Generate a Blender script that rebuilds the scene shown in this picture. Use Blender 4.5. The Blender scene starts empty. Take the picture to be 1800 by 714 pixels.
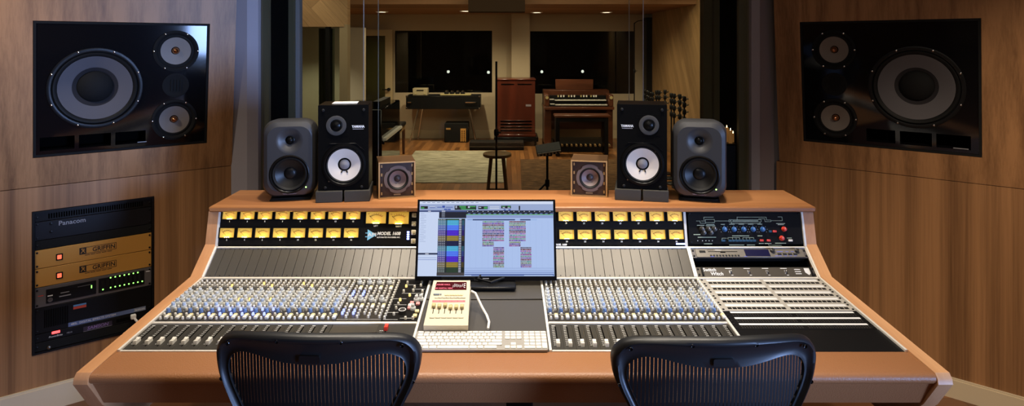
import bpy, bmesh, math, random
from mathutils import Matrix, Vector
random.seed(7)
PI = math.pi
SC = bpy.context.scene
COL = SC.collection
H = 1.72                     # eye height

# ------------------------------------------------------------------ helpers
W = {}                       # world matrix of every object built
FR = bpy.data.curves.new('lettering_curve', 'FONT')
FRO = bpy.data.objects.new('lettering_source', FR)

def srgb(r, g, b):
    f = lambda c: (c/255/12.92) if c/255 <= .04045 else ((c/255+.055)/1.055)**2.4
    return (f(r), f(g), f(b))

def frame(loc, t=0.0):
    """x right, y up, z towards the viewer's side, turned by t about the vertical"""
    c, s = math.cos(t), math.sin(t)
    return Matrix(((c, 0, s, loc[0]), (s, 0, -c, loc[1]), (0, 1, 0, loc[2]), (0, 0, 0, 1)))

def axes(o, x, y, z):
    return Matrix(((x[0], y[0], z[0], o[0]), (x[1], y[1], z[1], o[1]), (x[2], y[2], z[2], o[2]), (0, 0, 0, 1)))

def T(x, y, z=0): return Matrix.Translation((x, y, z))
def RX(a): return Matrix.Rotation(a, 4, 'X')
def RY(a): return Matrix.Rotation(a, 4, 'Y')
def RZ(a): return Matrix.Rotation(a, 4, 'Z')

class MB:
    def __init__(s, M=None):
        s.v = []; s.f = []; s.mi = []; s.mats = []; s.M = M or Matrix()
    def _m(s, mat):
        if mat not in s.mats: s.mats.append(mat)
        return s.mats.index(mat)
    def add(s, vs, fs, mat, M=None):
        b = len(s.v); X = s.M @ M if M else s.M
        s.v += [tuple(X @ Vector(p)) for p in vs]
        i = s._m(mat)
        for f in fs:
            s.f.append([b+k for k in f]); s.mi.append(i)
        return s
    def box(s, x0, x1, y0, y1, z0, z1, mat, bev=0, M=None):
        if bev <= 0:
            vs = [(x, y, z) for x in (x0, x1) for y in (y0, y1) for z in (z0, z1)]
            fs = [(0,1,3,2), (4,6,7,5), (0,4,5,1), (2,3,7,6), (0,2,6,4), (1,5,7,3)]
            return s.add(vs, fs, mat, M)
        b = min(bev, (x1-x0)*.49, (y1-y0)*.49, (z1-z0)*.49)
        vs = []; ix = {}
        for i, x in ((0, x0), (1, x1)):
            for j, y in ((0, y0), (1, y1)):
                for k, z in ((0, z0), (1, z1)):
                    dx, dy, dz = (b if i == 0 else -b), (b if j == 0 else -b), (b if k == 0 else -b)
                    for a, p in ((0, (x, y+dy, z+dz)), (1, (x+dx, y, z+dz)), (2, (x+dx, y+dy, z))):
                        ix[(i, j, k, a)] = len(vs); vs.append(p)
        fs = []
        q = [(0,0), (1,0), (1,1), (0,1)]
        for e in (0, 1):
            fs.append([ix[(e, j, k, 0)] for j, k in q]); fs.append([ix[(j, e, k, 1)] for j, k in q]); fs.append([ix[(j, k, e, 2)] for j, k in q])
        for a in (0, 1):
            for c in (0, 1):
                fs.append([ix[(a,c,0,0)], ix[(a,c,1,0)], ix[(a,c,1,1)], ix[(a,c,0,1)]])
                fs.append([ix[(a,0,c,0)], ix[(a,1,c,0)], ix[(a,1,c,2)], ix[(a,0,c,2)]])
                fs.append([ix[(0,a,c,1)], ix[(1,a,c,1)], ix[(1,a,c,2)], ix[(0,a,c,2)]])
        for i in (0, 1):
            for j in (0, 1):
                for k in (0, 1):
                    fs.append([ix[(i,j,k,0)], ix[(i,j,k,1)], ix[(i,j,k,2)]])
        return s.add(vs, fs, mat, M)
    def rect(s, x0, y0, x1, y1, z, mat, M=None):
        return s.add([(x0,y0,z), (x1,y0,z), (x1,y1,z), (x0,y1,z)], [(0,1,2,3)], mat, M)
    def lathe(s, prof, mat, n=24, M=None, cap0=True, cap1=True):
        """prof: (radius, height) pairs along local z"""
        vs = []; fs = []
        for r, h in prof:
            for k in range(n):
                a = 2*PI*k/n; vs.append((r*math.cos(a), r*math.sin(a), h))
        for i in range(len(prof)-1):
            for k in range(n):
                fs.append((i*n+k, i*n+(k+1) % n, (i+1)*n+(k+1) % n, (i+1)*n+k))
        if cap0: fs.append(tuple(range(n))[::-1])
        if cap1: fs.append(tuple((len(prof)-1)*n+k for k in range(n)))
        return s.add(vs, fs, mat, M)
    def cyl(s, p0, p1, r0, mat, r1=None, n=12):
        p0, p1 = Vector(p0), Vector(p1); d = p1-p0
        q = d.to_track_quat('Z', 'Y').to_matrix().to_4x4(); q.translation = p0
        return s.lathe([(r0, 0), (r0 if r1 is None else r1, d.length)], mat, n, q)
    def tube(s, pts, r, mat, n=8, M=None):
        pts = [Vector(p) for p in pts]; rings = []
        up = Vector((0, 0, 1))
        for i, p in enumerate(pts):
            d = (pts[min(i+1, len(pts)-1)]-pts[max(i-1, 0)]).normalized()
            u = up if abs(d.dot(up)) < .95 else Vector((1, 0, 0))
            a = d.cross(u).normalized(); b = a.cross(d)
            rr = r[i] if isinstance(r, (list, tuple)) else r
            rings.append([p+(a*math.cos(2*PI*k/n)+b*math.sin(2*PI*k/n))*rr for k in range(n)])
        return s.loft(rings, mat, M)
    def loft(s, rings, mat, M=None, caps=True, closed=False):
        n = len(rings[0]); vs = [p for r in rings for p in r]; fs = []
        m = len(rings)
        for i in range(m if closed else m-1):
            for k in range(n):
                fs.append((i*n+k, i*n+(k+1) % n, ((i+1) % m)*n+(k+1) % n, ((i+1) % m)*n+k))
        if caps and not closed:
            fs.append(tuple(range(n))[::-1]); fs.append(tuple((m-1)*n+k for k in range(n)))
        return s.add(vs, fs, mat, M)
    def prism(s, poly, z0, z1, mat, M=None):
        n = len(poly)
        vs = [(x, y, z0) for x, y in poly]+[(x, y, z1) for x, y in poly]
        fs = [tuple(range(n))[::-1], tuple(range(n, 2*n))]+[(k, (k+1) % n, n+(k+1) % n, n+k) for k in range(n)]
        return s.add(vs, fs, mat, M)
    def plate(s, outer, holes, z, depth, mat, M=None, back=False):
        """face at height z with holes; walls of the holes go down by depth"""
        bm = bmesh.new(); es = []
        for loop in [outer]+holes:
            v = [bm.verts.new((x, y, 0)) for x, y in loop]
            es += [bm.edges.new((v[i], v[(i+1) % len(v)])) for i in range(len(v))]
        bmesh.ops.triangle_fill(bm, use_beauty=True, edges=es, normal=(0, 0, 1))
        bm.verts.index_update()
        vs = [(v.co.x, v.co.y, z) for v in bm.verts]; fs = [[v.index for v in f.verts] for f in bm.faces]
        bm.free()
        if depth:
            b = 0
            for loop in [outer]+holes:
                n = len(loop); o = len(vs)
                vs += [(x, y, z-depth) for x, y in loop]
                fs += [(b+k, b+(k+1) % n, o+(k+1) % n, o+k) for k in range(n)]
                b += n
        return s.add(vs, fs, mat, M)
    def text(s, body, size, x, y, z, mat, M=None, align='CENTER', depth=.0002, sx=1.0, shear=0, bold=0):
        FR.body = body; FR.size = size; FR.align_x = align; FR.align_y = 'CENTER'; FR.resolution_u = 2
        FR.extrude = depth; FR.shear = shear; FR.offset = bold
        me = FRO.to_mesh()
        vs = [(v.co.x*sx+x, v.co.y+y, v.co.z+z) for v in me.vertices]
        fs = [tuple(p.vertices) for p in me.polygons]
        FRO.to_mesh_clear()
        return s.add(vs, fs, mat, M)
    def mesh(s, name, angle=38):
        me = bpy.data.meshes.new(name)
        me.from_pydata(s.v, [], s.f)
        for m in s.mats: me.materials.append(m)
        me.polygons.foreach_set('material_index', s.mi)
        bm = bmesh.new(); bm.from_mesh(me)
        bmesh.ops.recalc_face_normals(bm, faces=bm.faces)
        bm.to_mesh(me); bm.free()
        me.polygons.foreach_set('use_smooth', [True]*len(me.polygons))
        me.set_sharp_from_angle(angle=math.radians(angle))
        me.update()
        return me
    def build(s, name, parent=None, label=None, angle=38):
        if parent is not None:
            inv = W[parent.name].inverted()
            s.v = [tuple(inv @ Vector(p)) for p in s.v]
        o = bpy.data.objects.new(name, s.mesh(name, angle)); COL.objects.link(o)
        if parent is not None:
            o.parent = parent; W[o.name] = W[parent.name].copy()
        else:
            W[o.name] = Matrix()
        if label: o['label'] = label
        return o

def tag(o, label, cat, group=None, kind=None):
    o['label'] = label; o['category'] = cat
    if group: o['group'] = group
    if kind: o['kind'] = kind
    return o

def thing(name, label, cat, loc=(0, 0, 0), t=0.0, group=None, M=None):
    o = bpy.data.objects.new(name, None); COL.objects.link(o)
    o.empty_display_size = .05
    M = M or (T(*loc) @ RZ(t))
    o.matrix_world = M; W[o.name] = M.copy()
    return tag(o, label, cat, group)

def whole(mb, name, label, cat, loc, group=None, t=0.0):
    """a thing that is one mesh, its origin at loc"""
    M = T(*loc) @ RZ(t); inv = M.inverted()
    mb.v = [tuple(inv @ Vector(p)) for p in mb.v]
    o = bpy.data.objects.new(name, mb.mesh(name)); COL.objects.link(o)
    o.matrix_world = M; W[o.name] = M.copy()
    return tag(o, label, cat, group)

def inst(me, name, parent, M):
    o = bpy.data.objects.new(name, me); COL.objects.link(o)
    o.parent = parent; o.matrix_local = W[parent.name].inverted() @ M
    W[o.name] = M.copy()
    return o

def struct(mb, name):
    o = mb.build(name); o['kind'] = 'structure'; return o

def dup(root, M, label=None):
    r = root.copy(); COL.objects.link(r); r.matrix_world = M; W[r.name] = M.copy()
    if label: r['label'] = label
    for ch in list(root.children):
        c = ch.copy(); COL.objects.link(c); c.parent = r
        for g in list(ch.children):
            d = g.copy(); COL.objects.link(d); d.parent = c
    return r

def px(x, y, Y):
    """the place in the room seen at (x, y) at distance Y"""
    return Vector(((x-890)/1100*Y, Y, H-(y-78)/1100*Y))

def circ(cx, cy, r, n=40): return [(cx+r*math.cos(2*PI*k/n), cy+r*math.sin(2*PI*k/n)) for k in range(n)]
def rrect(x0, y0, x1, y1, r, n=6):
    out = []
    for cx, cy, a in ((x1-r, y1-r, 0), (x0+r, y1-r, 90), (x0+r, y0+r, 180), (x1-r, y0+r, 270)):
        for k in range(n+1):
            t = math.radians(a+90*k/n); out.append((cx+r*math.cos(t), cy+r*math.sin(t)))
    return out

# ------------------------------------------------------------------ materials
def mat(name, col, rough=.5, metal=0.0, emit=None, es=0.0, spec=.5, bump=0, bscale=200, coat=0):
    m = bpy.data.materials.new(name); m.use_nodes = True
    nt = m.node_tree; b = nt.nodes['Principled BSDF']
    b.inputs['Base Color'].default_value = (*col, 1)
    b.inputs['Roughness'].default_value = rough; b.inputs['Metallic'].default_value = metal
    b.inputs['Specular IOR Level'].default_value = spec
    if coat: b.inputs['Coat Weight'].default_value = coat; b.inputs['Coat Roughness'].default_value = .08
    if emit:
        b.inputs['Emission Color'].default_value = (*emit, 1); b.inputs['Emission Strength'].default_value = es
    if bump:
        tc = nt.nodes.new('ShaderNodeTexCoord'); n = nt.nodes.new('ShaderNodeTexNoise'); bp = nt.nodes.new('ShaderNodeBump')
        n.inputs['Scale'].default_value = bscale; n.inputs['Detail'].default_value = 3
        bp.inputs['Strength'].default_value = bump; bp.inputs['Distance'].default_value = .002
        nt.links.new(tc.outputs['Object'], n.inputs['Vector']); nt.links.new(n.outputs['Fac'], bp.inputs['Height'])
        nt.links.new(bp.outputs['Normal'], b.inputs['Normal'])
    return m

def wood(name, dark, light, scale=(5, 5, .35), rot=(0, 0, 0), rough=.42, rings=7.0, fine=.35, coat=0, spec=.4, ramp=.13):
    m = bpy.data.materials.new(name); m.use_nodes = True
    nt = m.node_tree; L = nt.links.new; N = nt.nodes.new
    b = nt.nodes['Principled BSDF']
    tc = N('ShaderNodeTexCoord'); mp = N('ShaderNodeMapping')
    if any(rot): mp.vector_type = 'TEXTURE'; scale = tuple(1/s for s in scale)
    mp.inputs['Scale'].default_value = scale; mp.inputs['Rotation'].default_value = rot
    L(tc.outputs['Object'], mp.inputs['Vector'])
    n1 = N('ShaderNodeTexNoise'); n1.inputs['Scale'].default_value = .55; n1.inputs['Detail'].default_value = 2; n1.inputs['Distortion'].default_value = .25
    L(mp.outputs['Vector'], n1.inputs['Vector'])
    mu = N('ShaderNodeMath'); mu.operation = 'MULTIPLY'; mu.inputs[1].default_value = rings*2*PI; L(n1.outputs['Fac'], mu.inputs[0])
    si = N('ShaderNodeMath'); si.operation = 'SINE'; L(mu.outputs[0], si.inputs[0])
    n2 = N('ShaderNodeTexNoise'); n2.inputs['Scale'].default_value = 9; n2.inputs['Detail'].default_value = 5; n2.inputs['Roughness'].default_value = .7
    L(mp.outputs['Vector'], n2.inputs['Vector'])
    n3 = N('ShaderNodeTexNoise'); n3.inputs['Scale'].default_value = .9; n3.inputs['Detail'].default_value = 1
    L(mp.outputs['Vector'], n3.inputs['Vector'])
    a = N('ShaderNodeMath'); a.operation = 'MULTIPLY_ADD'; a.inputs[1].default_value = ramp; a.inputs[2].default_value = .18; L(si.outputs[0], a.inputs[0])
    c = N('ShaderNodeMath'); c.operation = 'MULTIPLY_ADD'; c.inputs[1].default_value = fine; L(n2.outputs['Fac'], c.inputs[0]); L(a.outputs[0], c.inputs[2])
    d = N('ShaderNodeMath'); d.operation = 'MULTIPLY_ADD'; d.inputs[1].default_value = .35; L(n3.outputs['Fac'], d.inputs[0]); L(c.outputs[0], d.inputs[2])
    r = N('ShaderNodeValToRGB'); r.color_ramp.elements[0].position = .25; r.color_ramp.elements[1].position = .8
    r.color_ramp.elements[0].color = (*dark, 1); r.color_ramp.elements[1].color = (*light, 1)
    L(d.outputs[0], r.inputs['Fac']); L(r.outputs['Color'], b.inputs['Base Color'])
    b.inputs['Roughness'].default_value = rough; b.inputs['Specular IOR Level'].default_value = spec
    if coat: b.inputs['Coat Weight'].default_value = coat; b.inputs['Coat Roughness'].default_value = .12
    return m

def planks(name, dark, light, width=.06, rot=0.0, rough=.3):
    m = bpy.data.materials.new(name); m.use_nodes = True
    nt = m.node_tree; L = nt.links.new; N = nt.nodes.new
    b = nt.nodes['Principled BSDF']
    tc = N('ShaderNodeTexCoord'); mp = N('ShaderNodeMapping'); mp.inputs['Rotation'].default_value = rot if isinstance(rot, tuple) else (0, 0, rot)
    L(tc.outputs['Object'], mp.inputs['Vector'])
    br = N('ShaderNodeTexBrick'); br.inputs['Scale'].default_value = 1; br.inputs['Brick Width'].default_value = 1.1; br.inputs['Row Height'].default_value = width
    br.inputs['Mortar Size'].default_value = .0012; br.inputs['Color1'].default_value = (*dark, 1); br.inputs['Color2'].default_value = (*light, 1)
    br.inputs['Mortar'].default_value = (dark[0]*.3, dark[1]*.3, dark[2]*.3, 1)
    L(mp.outputs['Vector'], br.inputs['Vector'])
    m2 = N('ShaderNodeMapping'); m2.inputs['Scale'].default_value = (3, 40, 3); L(mp.outputs['Vector'], m2.inputs['Vector'])
    n = N('ShaderNodeTexNoise'); n.inputs['Scale'].default_value = 1; n.inputs['Detail'].default_value = 4; L(m2.outputs['Vector'], n.inputs['Vector'])
    r = N('ShaderNodeValToRGB'); r.color_ramp.elements[0].color = (.55, .55, .55, 1); r.color_ramp.elements[1].color = (1.25, 1.2, 1.15, 1)
    L(n.outputs['Fac'], r.inputs['Fac'])
    mx = N('ShaderNodeMix'); mx.data_type = 'RGBA'; mx.blend_type = 'MULTIPLY'; mx.inputs['Factor'].default_value = 1
    L(br.outputs['Color'], mx.inputs['A']); L(r.outputs['Color'], mx.inputs['B']); L(mx.outputs['Result'], b.inputs['Base Color'])
    b.inputs['Roughness'].default_value = rough
    return m

def mottled(name, c1, c2, scale, rough=.9, stretch=(1, 1, 1)):
    m = bpy.data.materials.new(name); m.use_nodes = True
    nt = m.node_tree; L = nt.links.new; N = nt.nodes.new
    b = nt.nodes['Principled BSDF']; b.inputs['Roughness'].default_value = rough; b.inputs['Specular IOR Level'].default_value = .15
    tc = N('ShaderNodeTexCoord'); mp = N('ShaderNodeMapping'); mp.inputs['Scale'].default_value = stretch
    L(tc.outputs['Object'], mp.inputs['Vector'])
    n = N('ShaderNodeTexNoise'); n.inputs['Scale'].default_value = scale; n.inputs['Detail'].default_value = 8; n.inputs['Roughness'].default_value = .75
    L(mp.outputs['Vector'], n.inputs['Vector'])
    r = N('ShaderNodeValToRGB'); r.color_ramp.elements[0].position = .33; r.color_ramp.elements[1].position = .68
    r.color_ramp.elements[0].color = (*c1, 1); r.color_ramp.elements[1].color = (*c2, 1)
    L(n.outputs['Fac'], r.inputs['Fac']); L(r.outputs['Color'], b.inputs['Base Color'])
    return m

def glass(name, tint, refl=1.0):
    m = bpy.data.materials.new(name); m.use_nodes = True
    nt = m.node_tree; L = nt.links.new; N = nt.nodes.new
    nt.nodes.remove(nt.nodes['Principled BSDF'])
    tr = N('ShaderNodeBsdfTransparent'); tr.inputs['Color'].default_value = (*tint, 1)
    gl = N('ShaderNodeBsdfGlossy'); gl.inputs['Roughness'].default_value = .01
    fr = N('ShaderNodeFresnel'); fr.inputs['IOR'].default_value = 1.45
    mu = N('ShaderNodeMath'); mu.operation = 'MULTIPLY'; mu.inputs[1].default_value = refl; L(fr.outputs[0], mu.inputs[0])
    mx = N('ShaderNodeMixShader'); L(mu.outputs[0], mx.inputs[0]); L(tr.outputs[0], mx.inputs[1]); L(gl.outputs[0], mx.inputs[2])
    L(mx.outputs[0], nt.nodes['Material Output'].inputs['Surface'])
    return m

def lamp(name, col, s): return mat(name, (.05, .05, .05), .5, emit=col, es=s)

VEN = wood('walnut_veneer', srgb(82, 54, 32), srgb(166, 121, 80), rings=4, scale=(13, 13, .16), fine=.60, ramp=.10, spec=.3)
CHERRY = wood('cherry_wood', srgb(138, 86, 50), srgb(192, 134, 86), scale=(.6, 9, 9), rings=3, rough=.32)
CHEEK = wood('cheek_wood', srgb(176, 122, 80), srgb(226, 174, 126), scale=(9, .6, 2), rings=2, rough=.35)
LEATHER = mat('tan_leather', srgb(150, 101, 64), .42, bump=.5, bscale=260, spec=.5)
PANEL = mat('console_panel', srgb(50, 47, 43), .42, metal=.2)
PANEL2 = mat('fader_panel', srgb(50, 48, 44), .48, spec=.35)
BLANK = mat('blank_panel', srgb(72, 68, 62), .38, metal=.3)
BLK = mat('black_panel', srgb(19, 18, 18), .6, spec=.1)
BLKGLOSS = mat('black_lacquer', (.004, .004, .005), .07, spec=.45)
BLKSATIN = mat('black_satin', (.006, .006, .0065), .38, spec=.22)
BLKMATT = mat('black_matt', (.008, .008, .008), .8, spec=.2)
RUBBER = mat('black_rubber', (.008, .008, .008), .6, spec=.2)
VOID = mat('dark_void', (.002, .002, .002), .9, spec=0)
SILVER = mat('aluminium_strip', srgb(236, 231, 222), .32, metal=.2)
STEEL = mat('brushed_steel', srgb(120, 116, 108), .33, metal=.9)
CHROME = mat('chrome', (.75, .74, .72), .12, metal=1)
TRAY = mat('tray_metal', srgb(84, 80, 74), .46, metal=.5)
WHITEP = mat('white_plastic', srgb(226, 222, 212), .35)
CREAM = mat('cream_plastic', srgb(226, 212, 160), .4)
IVORY = mat('ivory_case', srgb(206, 194, 168), .45)
TAN = mat('tan_cap', srgb(186, 170, 120), .5)
KNOBGREY = mat('knob_grey', srgb(200, 204, 206), .32)
KNOBSLATE = mat('knob_slate', srgb(172, 186, 206), .32)
KNOBBLUE = mat('knob_blue', srgb(96, 124, 172), .35)
KNOBDARK = mat('knob_dark', srgb(48, 47, 46), .4)
KNOBMID = mat('knob_mid', srgb(104, 103, 100), .4)
REDP = mat('red_plastic', srgb(214, 58, 44), .4)
PINKP = mat('pink_plastic', srgb(226, 150, 150), .4)
BLUEP = mat('blue_plastic', srgb(44, 96, 160), .4)
TEALP = mat('teal_plastic', srgb(26, 66, 92), .45)
INK = mat('white_ink', srgb(225, 225, 225), .6)
INKDIM = mat('grey_ink', srgb(140, 140, 145), .6)
INKGREEN = mat('pale_green_ink', srgb(190, 205, 180), .6)
INKBLUE = mat('light_blue_ink', srgb(130, 195, 225), .6)
INKBLACK = mat('black_ink', srgb(30, 22, 12), .6)
GOLD = mat('gold_anodised', srgb(206, 150, 70), .42, metal=.3)
GREYMETAL = mat('grey_faceplate', srgb(100, 95, 94), .45, metal=.3)
PATCHGREY = mat('patch_grey', srgb(186, 181, 172), .4, metal=.15)
BLUELED = lamp('blue_led', (.16, .2, 1), 9)
BLUEDIM = lamp('blue_button_lamp', (.3, .36, 1), 2.2)
YELLED = lamp('amber_button_lamp', (1, .66, .2), 1.6)
GREENLED = lamp('green_led', (.25, 1, .12), 3.5)
REDLED = lamp('red_led', (1, .05, .05), 4)
REDGLOW = lamp('red_display', (1, .12, .2), 1.1)
METERFACE = mat('meter_dial', srgb(236, 188, 84), .5, emit=(1, .58, .08), es=.38)
METERLAMP = lamp('meter_bulb', (1, .70, .18), 60)
PHASE = mat('copper_plug', (.62, .27, .12), .22, metal=1)
CONE = mat('grey_cone', srgb(92, 89, 92), .8, spec=.12)
CONEMID = mat('mid_cone', srgb(120, 112, 104), .6)
CONEWHITE = mat('white_cone', srgb(204, 196, 186), .7, spec=.2)
CONEBROWN = mat('brown_cone', srgb(112, 96, 92), .5)
SPKBLK = mat('speaker_black', (.0035, .0035, .0035), .28, spec=.12)
GENGREY = mat('dark_grey_casting', srgb(50, 50, 52), .42, bump=.06, bscale=700)
FOAM = mat('charcoal_foam', srgb(64, 62, 58), .95, spec=.1, bump=.4, bscale=500)
WALNUTBOX = wood('small_speaker_wood', srgb(66, 46, 30), srgb(126, 94, 60), scale=(2, 16, 16), rings=2, rough=.45)
DARKROSE = wood('dark_baffle_wood', srgb(32, 22, 16), srgb(64, 43, 31), scale=(14, 14, 1.2), rings=3, rough=.5)
EDGEWOOD = mat('pale_edge_wood', srgb(170, 134, 84), .5)
PAINT = mat('warm_wall_paint', srgb(190, 172, 146), .85, spec=.2)
TRIMPAINT = mat('grey_trim_paint', srgb(152, 146, 150), .6, spec=.3)
BASEPAINT = mat('cream_baseboard_paint', srgb(210, 192, 160), .55)
OLIVE = mat('olive_window_stop', srgb(96, 88, 68), .7)
FABRIC = mat('black_fabric', (.004, .004, .004), .95, spec=.05)
FLOORW = planks('oak_floor', srgb(120, 78, 44), srgb(172, 118, 70), .07, rot=PI/2)
FLOORC = planks('control_floor', srgb(96, 62, 38), srgb(140, 92, 58), .08, rot=0)
CEILP = mat('ceiling_paint', srgb(150, 140, 128), .9, spec=.1)
CEILW = wood('soffit_wood', srgb(120, 82, 50), srgb(168, 120, 78), scale=(.5, 6, 6), rings=2, rough=.6)
LIVEWOOD = planks('timber_panel', srgb(150, 116, 76), srgb(176, 140, 96), .14, rot=(PI/2, PI/2, .95), rough=.6)
LIVEWOOD2 = planks('timber_board', srgb(158, 122, 82), srgb(204, 166, 120), .17, rot=(PI/2, 0, -.82), rough=.6)
DOORP = mat('door_wood_paint', srgb(178, 158, 122), .6)
MAHOG = wood('mahogany', srgb(60, 24, 15), srgb(100, 42, 26), scale=(6, 6, .6), rings=3, rough=.3, coat=.3)
ORGANW = wood('organ_walnut', srgb(60, 30, 18), srgb(104, 58, 36), scale=(.8, 7, 7), rings=3, rough=.35, coat=.2)
STOOLW = wood('stool_wood', srgb(96, 72, 44), srgb(150, 118, 76), scale=(6, 6, 6), rings=2)
RUGG = mottled('sage_rug', srgb(104, 98, 82), srgb(206, 198, 172), 6, stretch=(.6, 2.5, 1))
RUGB = mottled('brown_rug', srgb(62, 44, 30), srgb(122, 90, 60), 7, stretch=(1, 2, 1))
GLASSP = glass('window_glass', (.93, .95, .93), .22)
GLASSD = glass('dark_pane_glass', (.35, .36, .36), 1.2)
CURT = mat('grey_green_curtain', srgb(112, 116, 98), .9)
CHAIRF = mat('graphite_chair_plastic', srgb(22, 23, 25), .40, spec=.4)
CHAIRM = mat('chair_suspension', srgb(16, 16, 19), .7, spec=.2)
FLAME = lamp('candle_flame', (1, .72, .35), 10)
CONERING = mat('dark_cone_ring', srgb(44, 42, 44), .8, spec=.1)
WAX = mat('candle_wax', srgb(190, 130, 72), .6, emit=(1, .45, .12), es=.10)
DOWNL = lamp('downlight_lamp', (1, .82, .6), 7)
BULB = lamp('globe_bulb', (1, .95, .85), 9)
PLAIN_SHADE = mat('white_card', srgb(235, 230, 222), .7)
# ------------------------------------------------------------------ the setting
def unit(x, y):
    l = math.hypot(x, y); return (x/l, y/l)
UL = unit(.7966, .6045); NL = (UL[1], -UL[0])
UR = unit(.766, -.643); NR = (UR[1], -UR[0])
SEAM = 1.053; LEAN = math.radians(6.5)
PL, PR = (-2.00, 3.07), (2.06, 3.15)
def low_frame(P, U, N_, z=0): return axes((P[0], P[1], z), (U[0], U[1], 0), (0, 0, 1), (N_[0], N_[1], 0))
def lean_frame(P, U, N_):
    s, c = math.sin(LEAN), math.cos(LEAN)
    return axes((P[0], P[1], SEAM), (U[0], U[1], 0), (N_[0]*s, N_[1]*s, c), (N_[0]*c, N_[1]*c, -s))
ML, MLU = low_frame(PL, UL, NL), lean_frame(PL, UL, NL)
MR, MRU = low_frame(PR, UR, NR), lean_frame(PR, UR, NR)

def wall_with_hole(mb, x0, x1, y0, y1, hole, m, th=.12):
    if hole is None:
        mb.box(x0, x1, y0, y1, -th, 0, m); return
    a, b, c, d = hole
    mb.box(x0, a, y0, y1, -th, 0, m); mb.box(b, x1, y0, y1, -th, 0, m)
    mb.box(a, b, y0, c, -th, 0, m); mb.box(a, b, d, y1, -th, 0, m)

mb = MB(ML); wall_with_hole(mb, -1.62, .63, 0, SEAM-.0015, (-.262, .240, .268, .940), VEN)
mb.M = MLU; wall_with_hole(mb, -1.62, .615, .0015, 1.74, (-.258, .486, .139, .780), VEN)
struct(mb, 'wall_left')
mb = MB(MR); wall_with_hole(mb, -.671, 1.62, 0, SEAM-.0015, None, VEN)
mb.M = MRU; wall_with_hole(mb, -.655, 1.62, .0015, 1.74, (-.523, .268, .130, .794), VEN)
struct(mb, 'wall_right')
mb = MB(ML); mb.box(-1.62, .63, 0, .108, .001, .014, BASEPAINT); mb.box(-1.62, .63, .108, .117, .001, .010, BASEPAINT); struct(mb, 'baseboard_left')
mb = MB(MR); mb.box(-.671, 1.62, 0, .088, .001, .014, BASEPAINT); mb.box(-.671, 1.62, .088, .097, .001, .010, BASEPAINT); struct(mb, 'baseboard_right')
# sides and back of the control room, behind the camera
mb = MB(); mb.box(-3.45, -3.30, -2.4, 2.2, 0, 2.8, VEN); struct(mb, 'wall_side_left')
mb = MB(); mb.box(3.32, 3.47, -2.4, -1.1, 0, 2.8, VEN); mb.box(3.32, 3.47, .4, 2.2, 0, 2.8, VEN); mb.box(3.32, 3.47, -1.1, .4, 2.2, 2.8, VEN); struct(mb, 'wall_side_right')
mb = MB(); mb.box(-3.45, 3.47, -2.55, -2.4, 0, 2.8, PAINT); struct(mb, 'wall_back')
mb = MB(); mb.box(-3.5, 3.5, -2.6, 3.55, -.1, 0, FLOORC); struct(mb, 'floor_control')
mb = MB(); mb.box(-3.5, 3.5, -2.6, 3.60, 2.75, 2.85, CEILP); struct(mb, 'ceiling_control')
# glazed garden doors that let the blue daylight in
SKYPANE = lamp('dusk_sky_pane', (.30, .48, 1), .5)
mb = MB(); mb.box(3.43, 3.45, -1.1, .4, 0, 2.2, SKYPANE); w = struct(mb, 'window_3')
mb = MB()
for a, b, c, d in ((-1.1, -1.02, 0, 2.2), (.32, .4, 0, 2.2), (-1.02, .32, 0, .08), (-1.02, .32, 2.12, 2.2), (-.39, -.31, .08, 2.12)):
    mb.box(3.36, 3.41, a, b, c, d, TRIMPAINT)
struct(mb, 'trim_3')

# front wall around the live-room window
mb = MB()
mb.box(-2.7, -1.34, 3.62, 3.80, 0, 2.8, TRIMPAINT); mb.box(1.31, 2.7, 3.62, 3.80, 0, 2.8, TRIMPAINT)
mb.box(-1.34, 1.31, 3.50, 3.95, 0, .76, TRIMPAINT); mb.box(-1.34, 1.31, 3.50, 3.95, 2.55, 2.8, TRIMPAINT)
struct(mb, 'wall_front')
mb = MB()     # painted casing: flat face, a step, then a return that faces into the room
mb.box(-1.62, -1.425, 3.44, 3.60, 0, 2.75, TRIMPAINT)
mb.prism([(-1.425, 3.44), (-1.378, 3.475), (-1.378, 3.60), (-1.425, 3.60)], 0, 2.75, TRIMPAINT)
struct(mb, 'trim_1')
mb = MB()
mb.prism([(1.362, 3.475), (1.408, 3.475), (1.410, 3.490), (1.535, 3.588), (1.535, 3.615), (1.362, 3.615)], 0, 2.75, TRIMPAINT)
struct(mb, 'trim_2')
def jamb(name, s, x_out, x_in, x_end):
    mb = MB()
    a, b = sorted((s*x_out, s*x_in)); mb.box(a, b, 3.515, 3.545, .76, 2.55, OLIVE)
    a, b = sorted((s*x_in, s*(x_in+.03))); mb.box(a, b, 3.545, 3.83, .76, 2.55, FABRIC)
    a, b = sorted((s*(x_in+.005), s*(x_in-.034))); mb.box(a, b, 3.83, 3.86, .76, 2.55, OLIVE)
    a, b = sorted((s*(x_in+.02), s*x_end)); mb.box(a, b, 3.875, 3.95, .76, 2.55, OLIVE if s > 0 else TRIMPAINT)
    o = struct(mb, name)
jamb('trim_4', -1, 1.376, 1.334, 1.287)
jamb('trim_5', 1, 1.362, 1.306, 1.222)
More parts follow.
